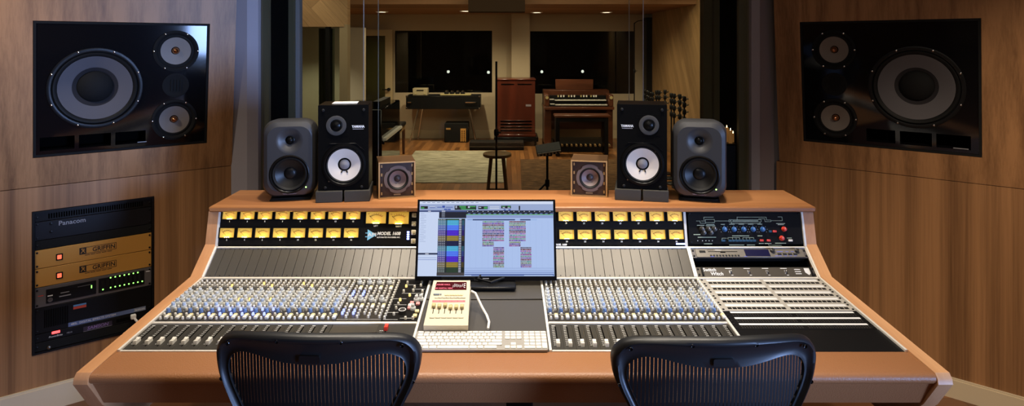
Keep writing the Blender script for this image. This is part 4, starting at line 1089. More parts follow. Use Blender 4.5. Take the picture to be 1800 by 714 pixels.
# ------------------------------------------------------------------ keyboard
kx0, ky0, KWd, KDp = -.2905, 1.930, .4200, .113
zk = zs(1.99)+.0012
FK = axes((kx0, ky0, zk-.001), (1, 0, 0), (0, math.cos(.06), math.sin(.06)), (0, -math.sin(.06), math.cos(.06)))
kb = thing('computer_keyboard', 'slim white full-size computer keyboard behind the tan leather armrest', 'keyboard', (kx0+KWd/2, 2.0, zk))
b = MB(FK); b.prism(rrect(0, 0, KWd, KDp, .006), 0, .0055, mat('keyboard_deck', srgb(160, 156, 150), .45, metal=.2)); b.build('deck', kb)
KP = .0186; keys = []
def row(y, x, ws, h=.0150):
    for w in ws:
        if w > 0: keys.append((x, y, w*KP-.0028, h))
        x += abs(w)*KP
ys = [.007+k*.0181 for k in range(6)]
row(ys[0], .006, [1.3, 1.1, 1.35, 5.4, 1.35, 1.1, 1.35+.9], .015); 
row(ys[1], .006, [2.25]+[1]*10+[2.45]); row(ys[2], .006, [1.8]+[1]*11+[1.9]); row(ys[3], .006, [1.5]+[1]*12+[1.2]); row(ys[4], .006, [1]*13+[1.7])
nav = .006+15.05*KP
row(ys[0], nav, [1, 1, 1]); row(ys[1], nav+KP, [1]); row(ys[3], nav, [1, 1, 1]); row(ys[4], nav, [1, 1, 1])
num = nav+3.25*KP
row(ys[0], num, [2, 1]); keys.append((num+3*KP, ys[0], KP-.0028, .015+.0181)); row(ys[1], num, [1, 1, 1]); row(ys[2], num, [1]*4); row(ys[3], num, [1]*4); row(ys[4], num, [1]*4)
row(ys[5], .006, [1.05]*14, .0105); row(ys[5], nav, [1]*3, .0105); row(ys[5], num, [1]*4, .0105)
KEYM = mat('white_key', srgb(222, 218, 210), .5)
cache = {}
def keymesh(w, h):
    k = (round(w, 4), round(h, 4))
    if k not in cache:
        q = MB(); q.box(-w/2, w/2, -h/2, h/2, 0, .0022, KEYM, .0008); cache[k] = q.mesh('key')
    return cache[k]
far = MB(FK)
for i, (x, y, w, h) in enumerate(keys):
    if i < 100: inst(keymesh(w, h), 'key', kb, FK @ T(x+w/2, y+h/2, .0056))
    else: far.box(x, x+w, y, y+h, .0056, .0078, KEYM, .0008)
o = far.build('function_key', kb); o['kind'] = 'stuff'

# ------------------------------------------------------------------ speakers on the shelf
SHZ = 1.0442
def dish(b, r, pr, m, n=40): b.lathe(pr, m, n, cap0=False, cap1=False)
def rounded_monitor(label, x, y, t):
    Mw = frame((x, y, SHZ), t)
    root = thing('studio_monitor', label, 'speaker', (x, y, SHZ), t, 'dark grey rounded monitors')
    w, h, zc = .113, .165, .184
    sec = [(-.012, .80, .84, .05), (-.002, .93, .95, .055), (.010, .985, .99, .055), (.035, 1.0, 1.0, .055), (.10, .98, .985, .06), (.15, .93, .95, .06), (.185, .84, .88, .06), (.205, .68, .76, .05)]
    b = MB(Mw)
    rings = []
    for d, sx, sy, r in sec[1:]:
        rings.append([(px_, py_+zc, .09-d) for px_, py_ in rrect(-w*sx, -h*sy, w*sx, h*sy, r, 8)])
    b.loft(rings, GENGREY, caps=False)
    n0 = len(rings[-1]); b.add(rings[-1], [tuple(range(n0))], GENGREY)
    # front with openings for woofer and tweeter guide
    fr = rrect(-w*.80, -h*.84, w*.80, h*.84, .05, 8)
    r0 = rings[0]
    b.add(r0+[(px_, py_+zc, .102) for px_, py_ in fr], [(k, (k+1) % n0, n0+(k+1) % n0, n0+k) for k in range(n0)], GENGREY)
    wo = (0, .118); tw = (0, .262)
    b.plate([(px_, py_+zc) for px_, py_ in fr], [circ(*wo, .079, 48), circ(*tw, .056, 40)], .102, 0, GENGREY)
    b.lathe([(.056, .102), (.050, .1013), (.043, .0985), (.034, .0935), (.026, .0885), (.019, .084)], GENGREY, 40, T(tw[0], tw[1], 0), False, False)
    b.build('enclosure', root)
    b = MB(Mw @ T(wo[0], wo[1], .102)); dish(b, 0, [(.083, 0), (.083, .002), (.079, .0035), (.075, .001), (.072, -.004)], SPKBLK, 48); wf = b.build('woofer', root)
    b = MB(Mw @ T(wo[0], wo[1], .102)); dish(b, 0, [(.073, -.004), (.068, .001), (.063, -.002), (.060, -.006)], RUBBER, 48); b.build('surround', wf)
    b = MB(Mw @ T(wo[0], wo[1], .102)); dish(b, 0, [(.061, -.006), (.040, -.017), (.026, -.022), (.024, -.019), (.015, -.015), (.0005, -.0135)], mat('black_cone', (.006, .006, .006), .36, spec=.25), 48); b.build('cone', wf)
    b = MB(Mw @ T(tw[0], tw[1], 0)); dish(b, 0, [(.0195, .084), (.0165, .086), (.015, .086), (.013, .091), (.007, .095), (.0005, .096)], SPKBLK, 28); b.build('tweeter', root)
    b = MB(Mw @ T(.068, .060, .1018)); b.lathe([(.003, 0), (.0026, .0015), (.0008, .0022)], lamp('green_power_light', (.4, 1, .15), 6), 12); b.build('power_light', root)
    b = MB(Mw @ T(0, .0355, .0975) @ RX(.497)); b.text('GENELEC', .0135, 0, 0, 0, INKDIM, bold=.0004); b.build('logo', root)
    b = MB(Mw)
    b.prism([(px_, py_) for px_, py_ in rrect(-.082, -.075, .082, .085, .02)], .003, .011, RUBBER, Matrix(((1,0,0,0),(0,0,1,0),(0,-1,0,0),(0,0,0,1))))
    for sx in (-.055, .055): b.box(sx-.016, sx+.016, .010, .024, -.05, .045, RUBBER, .004)
    b.box(-.085, .085, .0005, .006, -.078, .082, RUBBER, .002)
    b.build('isolation_stand', root)
    return root
rounded_monitor('dark grey rounded loudspeaker on the shelf, at the end over the first yellow meters', -.951, 2.785, .20)
rounded_monitor('dark grey rounded loudspeaker on the shelf, above the blue-knobbed processor', .850, 2.768, -.26)

def book_speaker(label, x, y, t, out):
    """out: -1 when the tweeter sits towards the outside on the first speaker"""
    Mw = frame((x, y, SHZ), t)
    zb = .0485; w, h, d = .212, .366, .19
    root = thing('bookshelf_speaker', label, 'speaker', (x, y, SHZ+zb), t, 'black white-coned speakers')
    Mw = Mw @ T(0, zb+.0006, 0)
    b = MB(Mw)
    wo, tw = (0.003, .108), (out*.030, .278)
    b.plate(rrect(-w/2, 0, w/2, h, .003, 2), [circ(*wo, .080, 48), circ(*tw, .032, 32)], .0, .012, SPKBLK)
    b.box(-w/2, w/2, 0, h, -d, -.0125, SPKBLK, .002); b.build('cabinet', root)
    b = MB(Mw @ T(wo[0], wo[1], 0)); dish(b, 0, [(.092, .0002), (.092, .004), (.083, .006), (.079, .003), (.077, -.004)], SPKBLK, 48); wf = b.build('woofer_frame', root)
    b = MB(Mw @ T(wo[0], wo[1], 0)); dish(b, 0, [(.078, -.004), (.074, .0015), (.069, -.002)], RUBBER, 48); b.build('surround', wf)
    b = MB(Mw @ T(wo[0], wo[1], 0)); dish(b, 0, [(.0695, -.002), (.052, -.0055), (.036, -.010), (.022, -.0145)], CONEWHITE, 48); b.build('cone', wf)
    b = MB(Mw @ T(wo[0], wo[1], 0)); dish(b, 0, [(.0225, -.0143), (.0215, -.0120), (.017, -.0085), (.009, -.0055), (.0005, -.0045)], mat('grey_dust_cap', srgb(120, 118, 120), .6), 32); b.build('dust_cap', wf)
    for s in (-1, 1):
        b = MB(Mw @ T(wo[0], wo[1], 0)); b.tube([(s*.007, -.0215, -.0125), (s*.011, -.030, -.0085), (s*.013, -.0345, -.0075)], [.0012, .0026, .003], BLKMATT, 8); b.build('lead_wire', wf)
    b = MB(Mw)
    b.tube([(-.070, .187, .001), (-.058, .200, .001), (.052, .200, .001), (.088, .168, .001)], .0013, BLKGLOSS, 6); b.build('frame_edge', root)
    b = MB(Mw); b.box(tw[0]-.050, tw[0]+.050, tw[1]-.046, tw[1]+.046, .0001, .0012, SPKBLK)
    b.build('tweeter_plate', root)
    b = MB(Mw @ T(tw[0], tw[1], .0012)); dish(b, 0, [(.0425, 0), (.0425, .003), (.040, .004), (.027, .003), (.025, .0)], mat('tweeter_ring', srgb(62, 61, 60), .85, spec=.15), 36); tf = b.build('tweeter_ring', root)
    b = MB(Mw @ T(tw[0], tw[1], .0012)); dish(b, 0, [(.026, .0), (.022, .002), (.0175, .0015), (.0165, .005), (.009, .009), (.0005, .0105)], SPKBLK, 32); b.build('tweeter_dome', tf)
    lx = .062*(-out)
    b = MB(Mw); b.text('YAMAHA', .0145, lx, tw[1]-.006, .0004, INK, bold=.0005, sx=.88); b.rect(lx-.023, tw[1]-.0175, lx+.023, tw[1]-.0150, .0004, INKDIM); b.build('logo', root)
    for cx, cy in ((-w*.40, h*.94), (w*.40, h*.94), (-w*.36, .012), (w*.36, .012)):
        b = MB(Mw @ T(cx, cy, 0)); b.lathe([(.0065, 0), (.0065, .004), (.004, .006)], RUBBER, 14); b.build('grille_peg', root)
    for cx, cy in ((.058, .166), (-.06, .040)):
        b = MB(Mw @ T(cx, cy, 0)); b.lathe([(.0035, 0), (.0035, .002), (.0015, .003)], STEEL, 10); b.build('screw', root)
    return root
NSL = ((-.700, 2.690), .13); NSR = ((.586, 2.706), -.20)
book_speaker('black bookshelf speaker with a white woofer standing over the yellow meters near the piano', *NSL[0], NSL[1], -1)
book_speaker('black bookshelf speaker with a warm white woofer standing in front of the microphone stands', *NSR[0], NSR[1], 1)
o = MB(frame((*NSL[0], SHZ+.0485+.366), NSL[1])); o.box(-.055, .052, .0012, .0045, -.13, -.045, PLAIN_SHADE, .001); whole(o, 'paper_card', 'small white card lying on top of the black speaker near the piano', 'card', (NSL[0][0], NSL[0][1]+.08, SHZ+.4145))
for (xy, t), who in ((NSL, 'black speaker near the piano'), (NSR, 'black speaker before the microphone stands')):
    for s, wh in ((-1, 'supporting the window-jamb half of the ' if False else ''), (1, '')):
        outer = (s < 0) == (xy[0] < 0)
        b = MB(frame((*xy, SHZ), t)); b.box(-.115 if s < 0 else .004, -.004 if s < 0 else .112, .0004, .048, -.175, .014, FOAM, .002)
        whole(b, 'foam_pad', 'foam block under the %s half of the %s' % ('outer' if outer else 'inner', who), 'foam pad', (xy[0], xy[1], SHZ), 'charcoal foam blocks')

def cube_speaker(label, x, y, t):
    Mw = frame((x, y, SHZ), t); w = .160
    root = thing('cube_speaker', label, 'speaker', (x, y, SHZ), t, 'small wooden cube speakers')
    b = MB(Mw @ T(0, .0006, 0)); e = .0075
    for a, c, d, f in ((-w/2, w/2, 0, e), (-w/2, w/2, w-e, w), (-w/2, -w/2+e, e, w-e), (w/2-e, w/2, e, w-e)): b.box(a, c, d, f, -.158, 0, WALNUTBOX)
    b.box(-w/2+e, w/2-e, e, w-e, -.155, -.145, WALNUTBOX)
    b.build('cabinet', root)
    b = MB(Mw @ T(0, .0006, 0))
    for a, c, d, f in ((-w/2, w/2, 0, e*.7), (-w/2, w/2, w-e*.7, w), (-w/2, -w/2+e*.7, e*.7, w-e*.7), (w/2-e*.7, w/2, e*.7, w-e*.7)): b.box(a, c, d, f, 0.0002, .0015, EDGEWOOD)
    b.build('edge_band', root)
    c0 = (0.004, .082)
    b = MB(Mw); b.plate([(-w/2+e, e+.0006), (w/2-e, e+.0006), (w/2-e, w-e+.0006), (-w/2+e, w-e+.0006)], [circ(*c0, .047, 40)], -.009, .012, DARKROSE); b.build('baffle', root)
    K = Mw @ T(c0[0], c0[1], -.009)
    b = MB(K)
    g = []
    for k in range(64):
        a = 2*PI*k/64; m4 = abs(((a-PI/4) % (PI/2))-PI/4) if False else abs(((a) % (PI/2))-PI/4)
        g.append(((.0605 if m4 > .14 else .0555)*math.cos(a), (.0605 if m4 > .14 else .0555)*math.sin(a)))
    b.plate(g, [circ(0, 0, .047, 40)], .004, .004, mat('brown_gasket', srgb(92, 78, 74), .7)); gf = b.build('gasket', root)
    b = MB(K); dish(b, 0, [(.0475, .003), (.044, .0055), (.040, .001), (.037, -.002)], RUBBER, 40); b.build('surround', gf)
    b = MB(K); dish(b, 0, [(.0375, -.002), (.026, -.010), (.013, -.017)], CONEBROWN, 40); b.build('cone', gf)
    b = MB(K); dish(b, 0, [(.0150, -.016), (.0135, -.011), (.008, -.007), (.0005, -.0055)], mat('dark_dust_cap', srgb(52, 46, 46), .5), 28); b.build('dust_cap', gf)
    for s in (-.007, .007):
        b = MB(K @ T(s, -.022, -.0125)); b.lathe([(.0018, 0), (.0016, .002)], STEEL, 8); b.build('terminal', gf)
    for sx in (-.066, .066):
        for sy in (.022, .060, .104, .142):
            b = MB(Mw); b.box(sx-.0025, sx+.0025, sy-.006, sy+.006, -.0088, -.007, EDGEWOOD); b.build('hook_tape', root)
    b = MB(Mw); b.box(-.014, .016, .0125, .0185, -.0088, -.0070, mat('name_badge', srgb(150, 140, 120), .4, metal=.6)); b.build('name_badge', root)
cube_speaker('small wooden cube speaker on the shelf between the black speaker and the sage rug', -.479, 2.745, .26)
cube_speaker('small wooden cube speaker on the shelf below the organ', .366, 2.772, -.18)

# ------------------------------------------------------------------ chairs
OUT = [(0, -.015), (.10, -.0125), (.19, -.003), (.232, .010), (.254, .030), (.2645, .055), (.263, .085), (.256, .115), (.242, .148), (.226, .178), (.205, .222), (.188, .268), (.178, .315), (.178, .36), (.182, .40), (.172, .445), (.14, .468), (.07, .472), (0, .472)]
INN = [(0, .062), (.06, .060), (.105, .053), (.145, .046), (.178, .045), (.200, .052), (.2175, .064), (.2265, .086), (.225, .112), (.213, .145), (.197, .178), (.177, .222), (.160, .268), (.150, .315), (.150, .36), (.152, .395), (.142, .425), (.10, .44), (0, .442)]
def spline(pts, n):
    """closed symmetric outline through the half points, n points"""
    full = pts+[(-x, y) for x, y in pts[-2:0:-1]]
    m = len(full); out = []
    for k in range(n):
        u = k*m/n; i = int(u); f = u-i
        p = [full[(i+j) % m] for j in (-1, 0, 1, 2)]
        c = lambda a: .5*((2*p[1][a])+(-p[0][a]+p[2][a])*f+(2*p[0][a]-5*p[1][a]+4*p[2][a]-p[3][a])*f*f+(-p[0][a]+3*p[1][a]-3*p[2][a]+p[3][a])*f**3)
        out.append((c(0), c(1)))
    return out
def chair(label, x, y, ztop, t):
    root = thing('mesh_office_chair', label, 'chair', (x, y+.25, 0), t, None)
    Mw = T(x, y, ztop) @ RZ(t)
    lean = .20
    def P(px_, h, d=0):
        """h down from the top edge, d towards the back of the chair"""
        yy = .22*h+.045*math.sin(min(h/.47, 1)*PI)*-.6+.95*px_*px_
        return (px_, yy-d, -h)
    n = 144
    o_, i_ = spline(OUT, n), spline(INN, n)
    section = [(0, 0), (.03, .010), (.12, .0175), (.28, .020), (.42, .015), (.56, .007), (.80, .004), (.95, .006), (1.0, .003), (1.0, -.006), (.6, -.010), (.2, -.010), (0, -.006)]
    def prof(k, s, d):
        (ox, oy), (ix, iy) = o_[k], i_[k]
        L_ = math.hypot(ix-ox, iy-oy); 
        # tube of constant width at the rim, a flatter inner lip
        q = s if L_ < .045 else (s*.045/L_*1.0 if s <= .56 else 1-(1-s)*.045/L_ if s > .9 else .56*.045/L_+(s-.56)/(.34)*(1-.1*.045/L_-.56*.045/L_))
        return P(ox+(ix-ox)*q, oy+(iy-oy)*q, d)
    b = MB(Mw)
    rings = [[prof(k, s, d) for s, d in section] for k in range(n)]
    b.loft(rings, CHAIRF, closed=True); bf = b.build('back_frame', root, angle=60)
    # woven suspension: fine vertical bands
    b = MB(Mw)
    def span(xq):
        ys_ = []
        for k in range(n):
            (ax, ay), (bx_, by_) = i_[k], i_[(k+1) % n]
            if (ax-xq)*(bx_-xq) < 0: ys_.append(ay+(by_-ay)*(xq-ax)/(bx_-ax))
        return ys_
    kk = 0; pitch = .0094
    for k in range(-24, 25):
        xq = k*pitch+.0003
        ys_ = span(xq)
        if len(ys_) < 2: continue
        ha, hb = min(ys_), max(ys_)
        m_ = 14; w = .0039
        vs = []; fs = []
        for j in range(m_+1):
            h = ha+(hb-ha)*j/m_-(.004 if j == 0 else 0)+(.004 if j == m_ else 0)
            vs += [P(xq-w, h, .0), P(xq+w, h, .0), P(xq+w, h, -.0012), P(xq-w, h, -.0012)]
        for j in range(m_):
            for e in range(4): fs.append((j*4+e, j*4+(e+1) % 4, j*4+4+(e+1) % 4, j*4+4+e))
        b.add(vs, fs, CHAIRM)
    b.build('mesh_weave', root)
    b = MB(Mw)
    for j in range(1, 100):
        h = .05+j*.0041
        xs = []
        for k in range(n):
            (ax, ay), (bx_, by_) = i_[k], i_[(k+1) % n]
            if (ay-h)*(by_-h) < 0: xs.append(ax+(bx_-ax)*(h-ay)/(by_-ay))
        xs.sort()
        for a, c in zip(xs[::2], xs[1::2]):
            m_ = 8; vs = []; fs = []
            for q in range(m_+1):
                xq = a+(c-a)*q/m_; vs += [P(xq, h-.0004, -.0014), P(xq, h+.0004, -.0014)]
            for q in range(m_): fs.append((q*2, q*2+1, q*2+3, q*2+2))
            b.add(vs, fs, CHAIRM)
    b.build('cross_thread', root)
    for px_, h in ((-.079, .000), (.079, .000), (-.222, .026), (.222, .026), (-.246, .125), (.246, .125)):
        p = Vector(P(px_, h, .0175)); M2 = Mw @ Matrix.Translation(p) @ RX(PI/2)
        b = MB(M2); b.lathe([(.0052, -.002), (.0052, .0012), (.0042, .0022), (.0036, .0), (.0008, -.0005)], BLKGLOSS, 14, cap1=False); b.build('screw', bf)
    b = MB(Mw)
    rp_ = rrect(-.026, .036, .026, .0545, .004)
    b.add([P(a, c, .0105) for a, c in rp_]+[P(a, c, .004) for a, c in rp_], [tuple(range(len(rp_)))]+[(k, (k+1) % len(rp_), len(rp_)+(k+1) % len(rp_), len(rp_)+k) for k in range(len(rp_))], mat('badge_plastic', srgb(16, 17, 19), .35)); b.build('name_badge', bf)
    # spine, seat, column and base (below the picture's edge)
    Mb = T(x, y, 0) @ RZ(t)
    zt = ztop
    b = MB(Mb)
    for s in (-1, 1): b.tube([(s*.165, .12, zt-.40), (s*.12, .085, zt-.44), (s*.05, .10, zt-.52), (s*.035, .20, .395)], .014, CHAIRF, 10)
    b.build('spine', root)
    b = MB(Mb); b.prism([(px_, py_+.36) for px_, py_ in rrect(-.235, -.21, .235, .22, .09, 8)], .425, .450, CHAIRF); b.build('seat_frame', root)
    b = MB(Mb); b.prism([(px_, py_+.36) for px_, py_ in rrect(-.205, -.18, .205, .19, .07, 8)], .4505, .454, CHAIRM); b.build('seat', root)
    b = MB(Mb); b.box(-.07, .07, .22, .42, .36, .424, CHAIRF, .01); b.build('tilt_housing', root)
    b = MB(Mb); b.cyl((0, .34, .085), (0, .34, .36), .026, CHROME, n=18); b.build('gas_column', root)
    for k in range(5):
        a = PI/2+k*2*PI/5; e = (.31*math.cos(a), .34+.31*math.sin(a))
        b = MB(Mb); b.tube([(0, .34, .095), (e[0]*.5, .34+(e[1]-.34)*.5, .088), (e[0], e[1], .066)], [.028, .022, .015], CHAIRF, 10); lg = b.build('base_leg', root)
        b = MB(Mb)
        for s in (-1, 1):
            ox, oy = -math.sin(a)*.013*s, math.cos(a)*.013*s; dx, dy = -math.sin(a)*.007, math.cos(a)*.007
            b.cyl((e[0]+ox-dx, e[1]+oy-dy, .0275), (e[0]+ox+dx, e[1]+oy+dy, .0275), .027, RUBBER, n=18)
        b.build('caster', lg)
    return root
chair('black mesh office chair in front of the channel faders, next to the white keyboard', -.484, 1.545, .990, -.03)
chair('black mesh office chair in front of the patchbay end of the console', .535, 1.545, .982, .03)
# ------------------------------------------------------------------ the live room behind the glass
def floorY(y): return 1.72*1100/(y-78)
# rugs
def rug(name, label, pts, m, h=.012):
    b = MB(); b.prism(pts, .0005, h, m); cx = sum(p[0] for p in pts)/len(pts); cy = sum(p[1] for p in pts)/len(pts)
    return whole(b, name, label, 'rug', (cx, cy, 0))
rug('area_rug', 'sage green worn rug on the live-room floor', [(-1.42, 7.75), (.0, 7.75), (.0, 10.05), (-1.46, 10.05)], RUGG)
rug('area_rug', 'dark brown worn rug before the organ bench', [(.17, 6.6), (1.9, 6.6), (1.9, 9.3), (.21, 9.3)], RUGB)
# combo keyboard on splayed chrome legs
YK = 10.9
a, c = px(713.5, 192, YK), px(844.5, 168.5, YK)
kbd = thing('stage_keyboard', 'black boxed stage keyboard on splayed chrome legs against the live-room wall', 'keyboard instrument', ((a.x+c.x)/2, YK+.2, 0))
b = MB(); b.box(a.x, c.x, YK, YK+.40, a.z, c.z, BLKSATIN, .008); b.build('case', kbd)
for x in (a.x+.015, c.x-.015):
    for z in (a.z+.015, c.z-.012):
        b = MB(); b.box(x-.02, x+.02, YK-.004, YK+.03, z-.016, z+.016, CHROME, .006); b.build('corner_cap', kbd)
b = MB(); b.box(a.x+.02, c.x-.02, YK-.003, YK+.004, c.z-.016, c.z-.006, CHROME); b.build('trim_strip', kbd)
for x0, x1 in ((a.x+.03, a.x+.10), (c.x-.27, c.x-.07)):
    z = (a.z+c.z)/2+.005; b = MB(); b.tube([(x0, YK+.0, z), (x0+.01, YK-.03, z), (x1-.01, YK-.03, z), (x1, YK+.0, z)], .011, CHROME); b.build('handle', kbd)
for x, e, y in ((a.x+.21, -.15, YK+.08), (a.x+.25, -.10, YK+.34), (c.x-.20, .13, YK+.08), (c.x-.22, .10, YK+.34)):
    b = MB(); b.cyl((x, y, a.z+.001), (x+e, y+(-.07 if y < YK+.2 else .07), .004), .016, CHROME, .012); b.build('leg', kbd)
b = MB(); p0, p1 = px(726, 167, YK+.12), px(752, 155, YK+.12); b.box(p0.x, p1.x, YK+.08, YK+.26, c.z+.0008, p1.z, mat('cream_box', srgb(170, 156, 124), .6), .006)
rad = thing('table_radio', 'small cream boxed radio on top of the stage keyboard', 'radio', ((p0.x+p1.x)/2, YK+.17, c.z)); b.build('case', rad)
b = MB(); b.box(p0.x+.07, p1.x-.07, YK+.074, YK+.0795, p1.z-.045, p1.z-.028, BLK); b.build('dial_slot', rad)
for x in (p0.x+.05, p1.x-.05):
    b = MB(); b.cyl((x, YK+.08, c.z+.035), (x, YK+.066, c.z+.035), .013, TAN, n=14); b.build('knob', rad)
p0, p1 = px(774, 166, YK+.15), px(828, 160, YK+.15)
ped = thing('effects_tray', 'small tray of knobbed effects boxes on top of the stage keyboard', 'effects box', ((p0.x+p1.x)/2, YK+.18, c.z))
b = MB(); b.box(p0.x, p1.x, YK+.10, YK+.30, c.z+.0008, c.z+.020, TAN, .003); b.build('tray', ped)
for k in range(4):
    x = p0.x+.11+k*.095; b = MB(); b.box(x-.036, x+.036, YK+.12, YK+.27, c.z+.0205, c.z+.055, BLKSATIN, .006); q = b.build('effects_pedal', ped)
    b = MB(); b.cyl((x, YK+.17, c.z+.056), (x, YK+.17, c.z+.080), .017, CHROME, n=14); b.build('knob', q)
# amplifier under it
p0, p1 = px(781, 250, 10.95), px(823, 217, 10.95)
amp = thing('amplifier_head', 'black amplifier cabinet with a gold perforated plate under the stage keyboard', 'amplifier', ((p0.x+p1.x)/2, 11.1, 0))
b = MB(); b.box(p0.x, p1.x, 10.95, 11.30, .002, p1.z, BLKMATT, .012); b.build('cabinet', amp)
q0, q1 = px(809.5, 249, 10.95), px(819, 226, 10.95)
b = MB(); b.box(q0.x, q1.x, 10.944, 10.9495, max(q0.z, .01), q1.z, mat('brass_plate', srgb(214, 160, 84), .45, metal=.3)); g = b.build('gold_plate', amp)
b = MB()
for k in range(6):
    for s in (.3, .7): b.cyl((q0.x+(q1.x-q0.x)*s, 10.9445, .03+k*.034), (q0.x+(q1.x-q0.x)*s, 10.942, .03+k*.034), .011, BLK, n=10)
b.build('screw_hole', g)
b = MB(); b.box(p0.x+.03, p0.x+.11, 10.944, 10.9495, p1.z-.11, p1.z-.08, mat('brass_badge', srgb(170, 130, 70), .5)); b.build('name_badge', amp)
# rotating-speaker cabinet
YL = 10.60
a, c = px(872.5, 241, YL), px(942, 138.5, YL)
les = thing('organ_speaker_cabinet', 'tall mahogany organ speaker cabinet with louvred slots on a wheeled dolly', 'speaker cabinet', ((a.x+c.x)/2, YL+.25, 0))
b = MB(); b.box(a.x+.012, c.x-.012, YL, YL+.5, a.z+.05, c.z-.03, MAHOG, .006); b.build('cabinet', les)
b = MB(); b.box(a.x, c.x, YL-.012, YL+.51, c.z-.0295, c.z, MAHOG, .010); b.build('top', les)
b = MB(); b.box(a.x-.004, c.x+.004, YL-.016, YL+.51, a.z, a.z+.0495, MAHOG, .010); b.build('plinth', les)
for x0, x1 in ((.08, .30), (.36, .60)):
    b = MB(); b.box(a.x+x0, a.x+x1, YL-.004, YL+.002, c.z-.105, c.z-.085, VOID, .002); b.build('louver_slot', les)
for k in range(4):
    b = MB(); z = a.z+.10+k*.052; b.box(a.x+.07, c.x-.07, YL-.004, YL+.002, z, z+.020, VOID); l = b.build('louver_slot', les)
    b = MB(); b.box(a.x+.065, c.x-.065, YL-.010, YL-.001, z+.021, z+.030, MAHOG, .003); b.build('louver_slat', l)
b = MB(); b.box(c.x-.17, c.x-.08, YL-.003, YL-.0005, c.z-.47, c.z-.435, mat('silver_plate', srgb(170, 160, 170), .4, metal=.5)); b.build('name_plate', les)
b = MB(); b.box(a.x-.04, c.x+.04, YL-.05, YL+.53, .075, a.z-.001, BLKSATIN, .006); dl = b.build('dolly', les)
for x in (a.x+.03, c.x-.01):
    for y in (YL, YL+.46):
        b = MB(); b.cyl((x-.016, y, .036), (x+.016, y, .036), .035, RUBBER, n=18); b.build('caster', dl)
# low black case on the floor in front
p0, p1 = px(825, 264, 10.15), px(921, 250.5, 10.15)
b = MB(); b.box(p0.x, p1.x, 10.15, 10.45, .002, max(p1.z, .1), BLKMATT, .008)
b.box(p0.x-.004, p1.x+.004, 10.146, 10.454, .055, .062, STEEL)
lc = thing('flight_case', 'long low black case on the floor in front of the mahogany cabinet', 'case', ((p0.x+p1.x)/2, 10.3, 0)); b.build('case', lc)
b = MB(); b.box((p0.x+p1.x)/2-.06, (p0.x+p1.x)/2+.06, 10.136, 10.148, .030, .045, BLKSATIN, .003); b.build('handle', lc)
# organ
YO = 10.35
org = thing('organ', 'dark wooden two-manual organ with a music rack by the live-room wall', 'organ', (1.17, YO+.35, 0))
S = YO/1100
X = lambda x: (x-890)*S
Z = lambda y: H-(y-78)*S
b = MB()
for x0, x1 in ((957, 969), (1066, 1077)): b.box(X(x0), X(x1), YO-.02, YO+.62, .002, Z(192), ORGANW, .006)
b.box(X(969)+.001, X(1066)-.001, YO+.50, YO+.56, .25, Z(190), ORGANW)
b.box(X(957), X(1077), YO+.02, YO+.60, .002, .075, ORGANW, .006)
b.build('base', org)
b = MB(); b.box(X(956), X(1078), YO-.10, YO+.62, Z(192)+.001, Z(187), ORGANW, .004); b.build('key_bed', org)
for x0, x1 in ((957, 965), (1069, 1077)):
    b = MB(); b.box(X(x0), X(x1), YO-.08, YO+.50, Z(187)+.001, Z(166), ORGANW, .012); b.build('cheek_block', org)
b = MB(); b.box(X(957), X(1077), YO+.34, YO+.62, Z(187)+.001, Z(161), ORGANW, .008); b.box(X(965)+.001, X(1069)-.001, YO+.22, YO+.339, Z(187)+.001, Z(170), BLKSATIN); b.build('top_case', org)
b = MB(); b.box(X(980), X(1049), YO+.42, YO+.44, Z(161)+.001, Z(142), ORGANW, .005); b.build('music_rack', org)
for y0, z0, z1 in ((YO-.06, Z(187)+.001, Z(183.5)), (YO+.07, Z(180)+.001, Z(176.5))):
    b = MB(); b.box(X(966), X(1068), y0+.01, y0+.11, z0, z1-.012, BLKSATIN); mn = b.build('manual', org)
    n = 36; x0 = X(976); w = (X(1067)-x0)/n
    b = MB()
    for k in range(n): b.box(x0+k*w+.0008, x0+(k+1)*w-.0008, y0, y0+.11, z1-.0115, z1, WHITEP)
    b.build('white_key', mn)
    b = MB()
    for k in range(n):
        if k % 7 in (0, 1, 3, 4, 5): b.box(x0+(k+1)*w-.006, x0+(k+1)*w+.006, y0+.045, y0+.11, z1, z1+.009, BLKSATIN)
    b.build('black_key', mn)
    for k in range(5):
        b = MB(); b.box(X(967)+k*.015, X(967)+k*.015+.011, y0+.02, y0+.06, z1, z1+.014, PLAIN_SHADE); b.build('preset_tab', mn)
for i, x in enumerate((983, 988, 993, 1002, 1007, 1012, 1024, 1029, 1034, 1042, 1047, 1051)):
    b = MB(); b.box(X(x)-.011, X(x)+.011, YO+.205, YO+.219, Z(171)-.015, Z(171)+.018, PLAIN_SHADE if i % 3 else TAN); b.build('drawbar', org)
for x in (961, 1073):
    b = MB(); b.cyl((X(x), YO-.082, Z(171)), (X(x), YO-.092, Z(171)), .026, TAN, n=16); b.build('rosette', org)
b = MB(); b.box(X(975), X(1068), YO-.30, YO+.45, .08, .12, BLKSATIN); pd = b.build('pedal_board', org)
for k in range(11):
    b = MB(); x = X(985)+k*.075; b.box(x-.013, x+.013, YO-.42, YO-.301, .09, .125, STOOLW, .004); b.build('pedal', pd)
